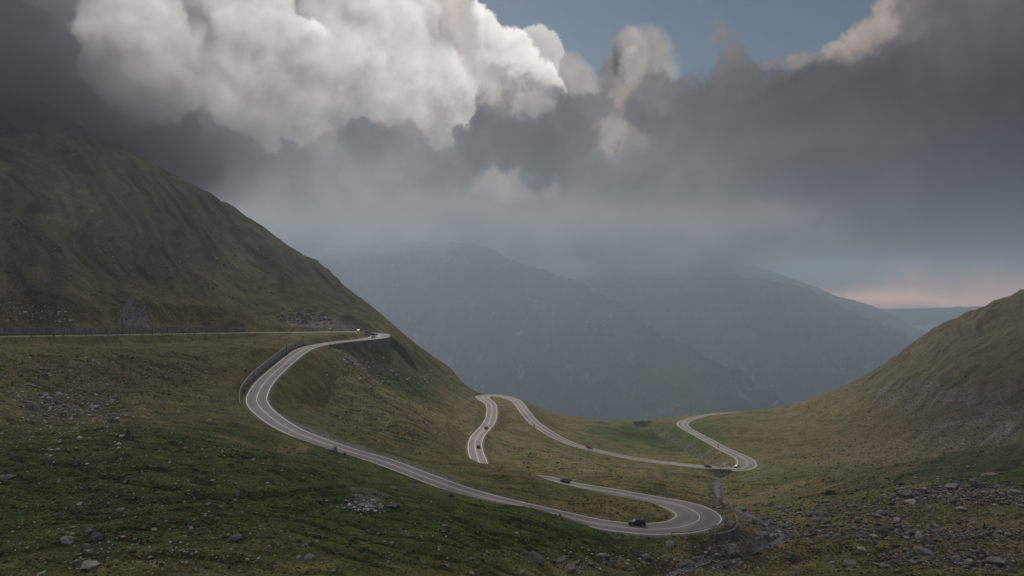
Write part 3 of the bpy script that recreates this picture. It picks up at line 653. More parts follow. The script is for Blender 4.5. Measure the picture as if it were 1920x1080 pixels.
def car(style, color, label, group, px, py, back=False, side=None, dx=0, parts=True, rough=.42):
    S_ = STY[style]; i, off = road_at(px, py)
    if side is not None: off = side
    t = Vector((RT[i, 0], RT[i, 1])); 
    if back: t = -t
    root = empty("car", on_road(i, off), math.atan2(t.y, t.x))
    j = min(i+2, len(RC)-1); k = max(i-2, 0)
    g = (RC[j, 2]-RC[k, 2])/max(np.linalg.norm(RC[j, :2]-RC[k, :2]), .1)
    root.rotation_euler = (0, -math.atan(-g if back else g), root.rotation_euler[2])
    tag(root, label, "car", group)
    rough = .6 if max(color) > .3 else rough; pm = mat("paint_"+"_".join(str(int(c*100)) for c in color), color, rough, spec=.35, coat=0.0)
    # body shell, with wheel arches cut into the lower edge
    bm = bmesh.new(); rings = []
    xs = sorted(set([b[0] for b in S_['body']]+[a+d for a in S_['ax'] for d in (-S_['r']-.06, -S_['r']*.6, 0, S_['r']*.6, S_['r']+.06)]), reverse=True)
    B = S_['body']; bx = [b[0] for b in B][::-1]
    def at(x, k): return float(np.interp(x, bx, [b[k] for b in B][::-1]))
    for x in xs:
        hw, zb, zt = at(x, 1), at(x, 2), at(x, 3)
        arch = max((math.sqrt(max((S_['r']+.06)**2-(x-a)**2, 0)) for a in S_['ax']))
        zl = max(zb, arch+S_['r']-.02 if arch > 0 else zb); zl = min(zl, zt-.12)
        zm = (zl+zt)*.55
        pts = [(hw*.94, zl), (hw, max(zm, zl+.02)), (hw*.97, zt-.05), (hw*.84, zt), (0, zt+.025)]
        ring = [bm.verts.new((x, -y, z)) for y, z in pts[:-1]]+[bm.verts.new((x, 0, pts[-1][1]))]+[bm.verts.new((x, y, z)) for y, z in pts[-2::-1]]
        rings.append(ring)
    for a, b in zip(rings, rings[1:]):
        for q in range(len(a)-1): bm.faces.new((a[q], a[q+1], b[q+1], b[q]))
        bm.faces.new((a[-1], a[0], b[0], b[-1]))
    bm.faces.new(rings[0]); bm.faces.new(rings[-1][::-1])
    body = fin("body", bm, pm, root, smooth=False)
    zb = at(0, 3)-.01; (b0, b1), (r0_, r1_), zr, wr = S_['belt'], S_['roof'], S_['zr'], S_['wr']; wb = at(0, 1)*.88
    bm = bmesh.new(); lo_ = [bm.verts.new(p) for p in ((b0,-wb*.93,at(b0,3)-.02),(b0,wb*.93,at(b0,3)-.02),(b1,wb*.95,at(b1,3)-.02),(b1,-wb*.95,at(b1,3)-.02))]
    up = [bm.verts.new(p) for p in ((r0_,-wr,zr-.05),(r0_,wr,zr-.05),(r1_,wr*.97,zr-.07),(r1_,-wr*.97,zr-.07))]
    for q in range(4): bm.faces.new((lo_[q], lo_[(q+1) % 4], up[(q+1) % 4], up[q]))
    bm.faces.new(up); fin("windows", bm, glass_m, root)
    bm = bmesh.new(); box(bm, ((r0_+r1_)/2, 0, zr-.03), (r0_-r1_+.08, wr*2+.05, .07)); rf = fin("roof", bm, pm, root, bevel=.025)
    for s_ in (-1, 1):                                         # pillars
        for (xa, xb, w) in ((b0, r0_, .07), (b1, r1_, .12), ((b0+b1)/2+.1, (r0_+r1_)/2+.1, .08)):
            bm = bmesh.new(); ya, yb = s_*(wb*.95), s_*(wr+.005)
            v = [bm.verts.new(p) for p in ((xa-w/2,ya+s_*.012,zb-.02),(xa+w/2,ya+s_*.012,zb-.02),(xb+w/2,yb+s_*.012,zr-.05),(xb-w/2,yb+s_*.012,zr-.05))]; bm.faces.new(v); fin("pillar", bm, pm, root)
    for a in S_['ax']:
        for s_ in (-1, 1):
            bm = bmesh.new(); cyl(bm, a, s_*(at(a, 1)-.13), S_['r'], S_['r'], .22); w = fin("wheel", bm, tyre_m, root)
            if parts:
                bm = bmesh.new(); cyl(bm, a, s_*(at(a, 1)-.015), S_['r'], S_['r']*.62, .02, 12); fin("rim", bm, rim_m, w)
    for s_ in (-1, 1):
        bm = bmesh.new(); box(bm, (B[0][0]-.10, s_*at(B[0][0]-.1, 1)*.82, B[1][3]-.16), (.16, .30, .15)); fin("headlight", bm, head_m, root, bevel=.02)
        bm = bmesh.new(); box(bm, (B[-1][0]+.05, s_*at(B[-1][0]+.05, 1)*.90, B[-2][3]-.14), (.12, .22, .2)); fin("tail_light", bm, tail_m, root, bevel=.02)
        if parts:
            bm = bmesh.new(); box(bm, (b0-.25, s_*(wb+.14), zb+.06), (.14, .2, .12)); fin("mirror", bm, pm, root, bevel=.03)
    # bonnet and windscreen, their colours lightened to stand in for sky sheen
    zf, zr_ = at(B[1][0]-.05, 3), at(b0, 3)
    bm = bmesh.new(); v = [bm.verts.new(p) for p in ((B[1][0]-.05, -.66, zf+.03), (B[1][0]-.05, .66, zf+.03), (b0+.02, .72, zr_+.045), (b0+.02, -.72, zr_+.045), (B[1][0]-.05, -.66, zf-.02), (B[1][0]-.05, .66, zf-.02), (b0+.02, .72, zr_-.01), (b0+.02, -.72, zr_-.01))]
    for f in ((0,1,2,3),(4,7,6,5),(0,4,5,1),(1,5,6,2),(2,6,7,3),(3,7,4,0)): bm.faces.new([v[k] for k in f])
    fin("bonnet", bm, mat("sky_sheen_"+pm.name, tuple(min(1, c*1.3+.03) for c in color), .3, spec=.9, metal=.35), root)
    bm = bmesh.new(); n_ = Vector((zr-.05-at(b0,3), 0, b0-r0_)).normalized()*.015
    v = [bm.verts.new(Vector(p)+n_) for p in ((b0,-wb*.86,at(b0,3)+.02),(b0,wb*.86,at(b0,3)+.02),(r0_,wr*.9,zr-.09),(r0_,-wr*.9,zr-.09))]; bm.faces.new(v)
    fin("windscreen", bm, mat("windscreen_sheen_glass", (.16,.17,.18), .35, spec=.8, metal=.3), root)
    if parts:
        bm = bmesh.new(); box(bm, (B[0][0]-.02, 0, B[0][2]+.12), (.08, B[0][1]*1.5, .16)); fin("bumper", bm, trim_m, root, bevel=.02)
        bm = bmesh.new(); box(bm, (B[-1][0]+.02, 0, B[-1][2]+.12), (.08, B[-1][1]*1.6, .16)); fin("bumper", bm, trim_m, root, bevel=.02)
        bm = bmesh.new(); box(bm, (B[-1][0]-.01, 0, B[-1][3]-.22), (.03, .5, .12)); fin("number_plate", bm, plate_m, root)
    return root
gc = "cars driving on the mountain road"
car('suv', (.02,.018,.02), "black off-road car with a pale sheen painted on its bonnet driving uphill through the nearest hairpin", gc, 1195, 984, back=True)
car('hatch', (.015,.018,.022), "black hatchback coming round the upper leg of the nearest hairpin", gc, 1059, 905)
car('hatch', (.035,.02,.025), "dark car nearest the lower cut-off end of the short S-shaped road piece", gc, 896.5, 840)
car('hatch', (.05,.03,.03), "dark car farther up the short S-shaped road piece, ahead of another", gc, 912, 804)
car('hatch', (.22,.03,.02), "red car descending the long diagonal road towards the bridge", gc, 1104, 839)
car('sedan', (.02,.022,.025), "dark saloon on the road just left of the small bridge", gc, 1327, 875.5)
car('sedan', (.36,.36,.35), "white saloon turning in the far hairpin right of the small bridge", gc, 1382, 875.5, back=True)
gp = "cars at the high bend on the left slope"
car('hatch', (.30,.31,.33), "white hatchback on the outer edge of the high left bend", gp, 700, 633.5, back=True)
car('hatch', (.06,.075,.09), "blue-grey hatchback between the white cars in the high left bend", gp, 703, 627.5)
car('van', (.30,.30,.30), "white van parked under the rocks at the high left bend", gp, 686, 620.5, parts=False)
car('sedan', (.03,.03,.035), "dark car parked behind the white van at the high left bend", gp, 674, 620, parts=False)

# ---- motorcycles with riders, far off
def motorcycle(px, py, label, back=False):
    i, off = road_at(px, py); t = Vector((RT[i, 0], RT[i, 1])); t = -t if back else t
    root = empty("motorcycle", on_road(i, off), math.atan2(t.y, t.x)); tag(root, label, "motorcycle")
    for x in (.72, -.72):
        bm = bmesh.new(); cyl(bm, x, 0, .32, .32, .14, 16); fin("wheel", bm, tyre_m, root)
    bm = bmesh.new(); box(bm, (.0, 0, .55), (.9, .3, .36)); box(bm, (.25, 0, .85), (.45, .28, .22)); box(bm, (.65, 0, .7), (.12, .12, .75)); fin("body", bm, trim_m, root, bevel=.05)
    bm = bmesh.new(); box(bm, (-.35, 0, .84), (.6, .28, .1)); fin("seat", bm, trim_m, root, bevel=.03)
    bm = bmesh.new(); box(bm, (.55, 0, 1.08), (.06, .75, .05)); fin("handlebar", bm, rim_m, root, bevel=.015)
    # rider: one skinned body, leaning forward, hands on the bar
    vs = [(-.3,0,.98),(-.22,0,1.2),(-.12,0,1.45),(-.06,0,1.56),(.0,0,1.7),(.02,0,1.82),
          (-.1,.2,1.44),(.15,.34,1.25),(.5,.33,1.13),(-.1,-.2,1.44),(.15,-.34,1.25),(.5,-.33,1.13),
          (-.28,.14,.95),(.15,.24,.85),(-.05,.2,.45),(.1,.2,.38),(-.28,-.14,.95),(.15,-.24,.85),(-.05,-.2,.45),(.1,-.2,.38)]
    es = [(0,1),(1,2),(2,3),(3,4),(4,5),(2,6),(6,7),(7,8),(2,9),(9,10),(10,11),(0,12),(12,13),(13,14),(14,15),(0,16),(16,17),(17,18),(18,19)]
    rd = [.17,.17,.19,.08,.12,.11,.09,.06,.045,.09,.06,.045,.11,.08,.055,.05,.11,.08,.055,.05]
    me = bpy.data.meshes.new("person"); me.from_pydata(vs, es, []); me.update()
    o = bpy.data.objects.new("person", me); C.objects.link(o); o.location = root.location; o.rotation_euler = root.rotation_euler
    md = o.modifiers.new("skin", 'SKIN'); 
    for k, r in enumerate(rd): me.skin_vertices[0].data[k].radius = (r, r) if me.skin_vertices else None
    o.modifiers.new("sub", 'SUBSURF').levels = 1; o.modifiers["sub"].render_levels = 1
    me.materials.append(mat("dark_riding_suit", (.03,.03,.035), .7))
    tag(o, "rider in dark suit on the "+label.replace("dark ", "").replace(", left of the red car", ""), "person")
    bm = bmesh.new(); bmesh.ops.create_icosphere(bm, subdivisions=2, radius=.15, matrix=Matrix.Translation((.02, 0, 1.76))); fin("helmet", bm, mat("helmet_black", (.04,.04,.05), .25), o, smooth=True)

motorcycle(1001, 800, "dark motorcycle high on the long diagonal road, left of the red car", back=True)
motorcycle(1347, 838, "dark motorcycle on the straight road above the far hairpin")

# ---- walls
def stone_mat(name, a, b, sc_=1.2):
    m = bpy.data.materials.new(name); m.use_nodes = True; nt = m.node_tree; g = G(nt); bs = nt.nodes['Principled BSDF']
    p = g.node('ShaderNodeNewGeometry').outputs['Position']
    n = g.noise(g.v('MULTIPLY', p, (1, 1, .25)), sc_, 6, .72, dim='3D'); n2 = g.noise(p, .12, 4, .6, dim='3D')
    c = g.mix(g.smooth(n, .32, .68), (*a, 1), (*b, 1)); c = g.v('SCALE', c, scale=g.m('MULTIPLY_ADD', n2, 1.0, .5))
    nt.links.new(c, bs.inputs['Base Color']); bs.inputs['Roughness'].default_value = .9
    bp = g.node('ShaderNodeBump'); bp.inputs['Distance'].default_value = .15; nt.links.new(n, bp.inputs['Height']); nt.links.new(bp.outputs[0], bs.inputs['Normal'])
    return m
conc = stone_mat("weathered_concrete", (.14,.137,.132), (.33,.32,.305)); conc3 = stone_mat("darker_concrete", (.075,.073,.07), (.19,.185,.178)); conc2 = stone_mat("pale_concrete", (.24,.235,.225), (.50,.49,.465))  # the long upper wall gets a darker tone of the concrete
dstone = stone_mat("dark_masonry", (.05,.048,.046), (.13,.125,.12))
def wall(name, label, i0, i1, off, z0, z1, th, m, post=0, taper=(0, 0), pm=None, zfun=None):
    root = empty(name, on_road((i0+i1)//2, off(RC[(i0+i1)//2, 3]))); tag(root, label, "wall")
    O = root.location; vs = []; fs = []; n = i1-i0
    for i in range(i0, i1):
        f = min(1, (i-i0)/max(taper[0], 1e-6), (i1-1-i)/max(taper[1], 1e-6)) if taper != (0, 0) else 1
        f = max(f, .12); o = off(RC[i, 3]); sg = 1 if o > 0 else -1
        top = z1*f if z1 > 0 else z1; bot = z0*f if z0 < 0 else z0
        if zfun: top, bot = zfun(i, top, bot)
        top += .05*math.sin(i*1.7)
        for d, z in ((0, bot), (0, top), (th*sg, top), (th*sg, bot)):
            vs.append((RC[i, 0]+RN[i, 0]*(o+d)-O.x, RC[i, 1]+RN[i, 1]*(o+d)-O.y, RC[i, 2]+z-O.z))
    for i in range(n-1):
        a = i*4; fs += [(a, a+4, a+5, a+1), (a+1, a+5, a+6, a+2), (a+2, a+6, a+7, a+3)]
    fs += [(0, 1, 2, 3), (4*n-4, 4*n-1, 4*n-2, 4*n-3)]
    mesh_obj("masonry", vs, fs, m, root)
    if post:                                                   # upright ribs
        for i in range(i0+2, i1-2, post):
            f = min(1, (i-i0)/max(taper[0], 1e-6), (i1-1-i)/max(taper[1], 1e-6)) if taper != (0, 0) else 1
            o = off(RC[i, 3]); sg = 1 if o > 0 else -1; top = z1*f if z1 > 0 else z1; bot = z0 if z0 < 0 else z0
            bm = bmesh.new(); p = (RC[i, 0]+RN[i, 0]*(o-.12*sg)-O.x, RC[i, 1]+RN[i, 1]*(o-.12*sg)-O.y, RC[i, 2]+(top+bot)/2-.1-O.z)
            box(bm, p, (.35, .5, top-bot), math.atan2(RN[i, 1], RN[i, 0])+PI/2); fin("buttress", bm, pm or m, root)
    return root
iA0, iA1 = rpx(-250, 641), rpx(488, 624)
wall("retaining_wall", "long grey concrete wall behind the upper road along the left hillside", iA0, iA1, lambda w: -(w+2.2), -1, 3.1, .5, conc3, post=6, taper=(1, 6))
iB0, iB1 = rpx(604, 646), rpx(485, 765)
wall("retaining_wall", "tall curved grey wall on the outer side of the big left bend", iB0, iB1, lambda w: (w+1.9), -1.2, 2.9, .35, conc, post=5, taper=(14, 9))
wall("retaining_wall", "grey fluted wall holding up the road below the high bend", i_lw0+1, i_lw1-1, lambda w: -(w+.35), -5.2, -.25, .5, dstone, post=4, taper=(6, 16), pm=conc)
# wall beside the stream under the nearest hairpin
def stream_wall():
    P_ = [(1338,1003,.1375),(1352,1001,.1385),(1366,998,.1395),(1378,993,.1405),(1385,984,.143),(1384,973,.147),(1379,962,.152)]
    pts = [Vector(W3(*p)) for p in P_]; root = empty("retaining_wall", pts[3]); tag(root, "dark stone wall at the stream bank below the nearest hairpin", "wall")
    vs = []; fs = []
    for k, p in enumerate(pts):
        q = (p-pts[3]); t = (pts[min(k+1, 6)]-pts[max(k-1, 0)]).normalized(); n = Vector((t.y, -t.x, 0))*.6
        h = 4.6 if 0 < k < 6 else 2.5
        for a, z in ((Vector(), -h), (Vector(), .12), (-n, .12), (-n, -h)): vs.append((q.x+a.x, q.y+a.y, q.z+z))
    for k in range(6):
        a = k*4; fs += [(a, a+4, a+5, a+1), (a+1, a+5, a+6, a+2), (a+2, a+6, a+7, a+3)]
    fs += [(0, 1, 2, 3), (24, 27, 26, 25)]
    mesh_obj("masonry", vs, fs, dstone, root)
stream_wall()

# ---- small bridge where the stream passes under the road
def bridge():
    i = i_bridge; root = empty("bridge", on_road(i, 0), math.atan2(RT[i, 1], RT[i, 0])); tag(root, "small stone bridge carrying the far road over the stream", "bridge")
    w = RC[i, 3]
    for sg in (1,):
        vs = []; fs = []; n = 10; r = 2.0; y0, y1 = -(w+.55), -(w+.05)
        out = [(-7, .15), (7, .15), (7, -4.2), (r, -6)]; arch = [(r*math.cos(a), -3.2+1.6*math.sin(a)) for a in np.linspace(0, PI, n)]
        ring = [(-7, .15), (-7, -4.5), (-r, -6)]+[(x, z) for x, z in arch[::-1]]+[(r, -6), (7, -4.5), (7, .15)]
        m_ = len(ring)
        for y in (y0, y1): vs += [(x, y, z) for x, z in ring]
        fs = [tuple(range(m_)), tuple(range(2*m_-1, m_-1, -1))]+[(k, (k+1) % m_, m_+(k+1) % m_, m_+k) for k in range(m_)]
        mesh_obj("spandrel", vs, fs, dstone, root)
        bm = bmesh.new(); box(bm, (0, y0+.2, .45), (13, .35, .6)); fin("parapet", bm, conc, root, bevel=.04)
    vs = []; fs = []
    for x, z in [(2.0, -6)]+[(2.0*math.cos(a), -3.2+1.6*math.sin(a)) for a in np.linspace(0, PI, 10)]+[(-2.0, -6)]:
        vs += [(x, -(w+.1), z), (x, w+1, z)]
    for k in range(11): fs.append((2*k, 2*k+2, 2*k+3, 2*k+1))
    mesh_obj("vault", vs, fs, dstone, root)
bridge()

# ---- guardrails and verge posts
steel = mat("dark_galvanised_steel", (.10,.10,.105), .5, metal=.6, var=.2)
def rail(label, i0, i1, off, step=3, h=.75, m=steel):
    root = empty("guardrail", on_road(i0, off(RC[i0, 3]))); tag(root, label, "guardrail"); O = root.location
    vs = []; fs = []; prof = ((0, h-.16), (.05, h-.08), (0, h), (.03, h+.02), (.09, h-.08), (.03, h-.18))
    for i in range(i0, i1):
        o = off(RC[i, 3])
        for d, z in prof: vs.append((RC[i, 0]+RN[i, 0]*(o-d)-O.x, RC[i, 1]+RN[i, 1]*(o-d)-O.y, RC[i, 2]+z-O.z))
    k = len(prof)
    for i in range(i1-i0-1):
        for j in range(k): fs.append((i*k+j, (i+1)*k+j, (i+1)*k+(j+1) % k, i*k+(j+1) % k))
    mesh_obj("rail", vs, fs, m, root)
    for i in range(i0, i1, step):
        o = off(RC[i, 3]); bm = bmesh.new(); box(bm, (RC[i, 0]+RN[i, 0]*(o+.08)-O.x, RC[i, 1]+RN[i, 1]*(o+.08)-O.y, RC[i, 2]+h/2-.1-O.z), (.13, .13, h+.2)); fin("post", bm, m, root)
rail("steel guardrail round the outside of the nearest hairpin, ending beside the black off-road car", rpx(1236,991), rpx(1160,925), lambda w: w+.7)
rail("short steel guardrail along the infield side of the diagonal road, left of the nearest hairpin", rpx(822,903), rpx(985,951), lambda w: -(w+.5))
rail("thin rail on the right side of the short S-shaped road piece", rpx(893,826), rpx(921,776), lambda w: -(w+.4), step=4)
rail("rail along the outer edge of the high left bend", rpx(706,626), rpx(600,647), lambda w: -(w+.15), step=3, m=mat("pale_rail_paint", (.42,.42,.41), .6))
stone_post = mat("dark_kerb_stone", (.07,.068,.065), .85)
gpost = "verge posts along the upper road"
vp = None; wp = None
for n_, px in enumerate((44, 87, 101, 144, 161, 190, 207, 231, 252, 272, 289, 307, 330, 352, 372)):
    i = rpx(px, 629); p = on_road(i, RC[i, 3]+.6)
    if vp is None:
        bm = bmesh.new(); bmesh.ops.create_cone(bm, cap_ends=True, segments=8, radius1=.2, radius2=.14, depth=1.1, matrix=Matrix.Translation((0, 0, .4))); vp = fin("verge_post", bm, stone_post); o = vp
    else: o = vp.copy(); C.objects.link(o)
    o.location = p; o.scale = (1, 1, random.uniform(.8, 1.3)); tag(o, "small dark post on the valley-side verge of the upper left road", "post", gpost)
# utility poles beside the big bend
wood = mat("dark_pole_timber", (.045,.04,.036), .85, var=.3)
def pole(px, py, s, h, label, lamp=False):
    x, y, z = W3(px, py, s); z = ground_z(x, y); root = empty("utility_pole", (x, y, z)); tag(root, label, "pole")
    bm = bmesh.new(); bmesh.ops.create_cone(bm, cap_ends=True, segments=8, radius1=.2, radius2=.13, depth=h+.6, matrix=Matrix.Translation((0, 0, h/2-.3))); fin("shaft", bm, wood, root)
    bm = bmesh.new(); box(bm, (0, 0, h-.4), (1.5, .14, .16)); fin("crossarm", bm, wood, root, bevel=.02)
    for sx in (-.6, .6):
        bm = bmesh.new(); bmesh.ops.create_cone(bm, cap_ends=True, segments=8, radius1=.08, radius2=.05, depth=.2, matrix=Matrix.Translation((sx, 0, h-.22))); fin("insulator", bm, conc, root)
pole(568, 648, .27, 5.5, "dark pole standing beside the wall at the top of the big left bend")
pole(537, 664, .25, 5.0, "dark pole beside the tall wall, lower down the big left bend")
pole(230, 624, .249, 5.0, "dark pole standing in front of the long wall on the upper left road")

# ---- culvert slab by the S-shaped road
# ---- rocks
def rock_mesh(name, seed, kind, sub=3):
    rnd = random.Random(seed); bm = bmesh.new(); bmesh.ops.create_icosphere(bm, subdivisions=sub, radius=1.0)
    ax = {'slab': (1.25, .95, .42), 'block': (1, .9, .8), 'round': (1, .95, .78), 'pointed': (.85, .75, 1.25), 'wedge': (1.2, .85, .75), 'shard': (1.5, .6, .45)}[kind]
    cuts = []
    for _ in range(18 if kind != 'round' else 9):
        n = Vector((rnd.gauss(0, 1), rnd.gauss(0, 1), rnd.gauss(0, .8))).normalized(); cuts.append((n, rnd.uniform(.42, .80) if kind != 'round' else rnd.uniform(.62, .9)))
    if kind == 'wedge': cuts.append((Vector((.5, .2, .85)).normalized(), .35))
    if kind == 'pointed': cuts += [(Vector((math.cos(a), math.sin(a), .55)).normalized(), .5) for a in (0.3, 2.2, 4.3)]
    ox = rnd.uniform(0, 100)
    for v in bm.verts:
        c = v.co.normalized(); r = 1.0
        for n, d in cuts:
            k = c.dot(n)
            if k > 1e-3: r = min(r, d/k)
        p = c*r; nz = math.sin(p.x*9+ox)*math.sin(p.y*8+ox*2)*math.sin(p.z*10+ox)*.06 + rnd.uniform(-.04, .04)
        p = p*(1+nz); v.co = Vector((p.x*ax[0], p.y*ax[1], p.z*ax[2]))
    me = bpy.data.meshes.new(name); bm.to_mesh(me); bm.free(); return me
def rock_mat(name, a, b, lich=None):
    m = bpy.data.materials.new(name); m.use_nodes = True; nt = m.node_tree; g = G(nt); bs = nt.nodes['Principled BSDF']
    p = g.node('ShaderNodeTexCoord').outputs['Object']; info = g.node('ShaderNodeObjectInfo')
    p = g.v('ADD', p, g.v('SCALE', (7, 3, 5), scale=info.outputs['Random']))
    n = g.noise(p, 2.2, 7, .72, dim='3D'); n2 = g.noise(g.v('MULTIPLY', p, (1, 1, 5)), 1.8, 4, .7, dim='3D')
    c = g.mix(g.smooth(n, .3, .7), (*a, 1), (*b, 1)); c = g.v('SCALE', c, scale=g.m('MULTIPLY_ADD', n2, .9, .55))
    if lich: c = g.mix(g.smooth(g.noise(p, 4.0, 4, .6, dim='3D'), .55, .66), c, (*lich, 1))
    nt.links.new(c, bs.inputs['Base Color']); bs.inputs['Roughness'].default_value = .9; bs.inputs['Specular IOR Level'].default_value = .25
    bp = g.node('ShaderNodeBump'); bp.inputs['Distance'].default_value = .12; bp.inputs['Strength'].default_value = 1
    nt.links.new(g.m('ADD', n, n2), bp.inputs['Height']); nt.links.new(bp.outputs[0], bs.inputs['Normal'])
    return m
TONES = {'pale grey': rock_mat("pale_rock", (.13,.126,.118), (.30,.29,.27)), 'mid grey': rock_mat("grey_rock", (.075,.073,.07), (.18,.175,.168)),
         'dark grey': rock_mat("dark_rock", (.03,.03,.03), (.10,.097,.094)), 'brownish': rock_mat("brown_rock", (.09,.075,.06), (.2,.175,.145)),
         'lichen-spotted': rock_mat("lichen_rock", (.085,.083,.078), (.20,.195,.18), (.10,.10,.035))}
KINDN = {'slab': 'flat slab', 'block': 'angular block', 'round': 'rounded boulder', 'pointed': 'pointed rock', 'wedge': 'wedge-shaped rock', 'shard': 'long narrow stone'}
RM = {}
for k in KINDN:
    for v_ in range(2): RM[(k, v_)] = rock_mesh("boulder", list(KINDN).index(k)*7+v_*53+3, k)
VAR = {}
def rock_data(k, v_, tone):
    key = (k, v_, tone)
    if key not in VAR: me = RM[(k, v_)].copy(); me.materials.append(TONES[tone]); VAR[key] = me
    return VAR[key]
def put_rock(px, py, wpx, kind, tone, label, sink=.3, rz=None, tilt=0.0, hs=1.0, group=None, rnd=random):
    q = place(px, py)
    if q is None: return None
    p, s = q; r = wpx*s/2
    o = bpy.data.objects.new("boulder", rock_data(kind, rnd.randrange(2), tone)); C.objects.link(o)
    o.scale = (r, r*rnd.uniform(.8, 1.1), r*hs); o.rotation_euler = (rnd.uniform(-.2, .2)+tilt, rnd.uniform(-.2, .2), rnd.uniform(0, 2*PI) if rz is None else rz)
    hz = {'slab': .42, 'block': .8, 'round': .78, 'pointed': 1.25, 'wedge': .75, 'shard': .45}[kind]
    o.location = p+Vector((0, 0, r*hs*hz*(1-2*sink)*.6)); tag(o, label, "boulder", group); return o
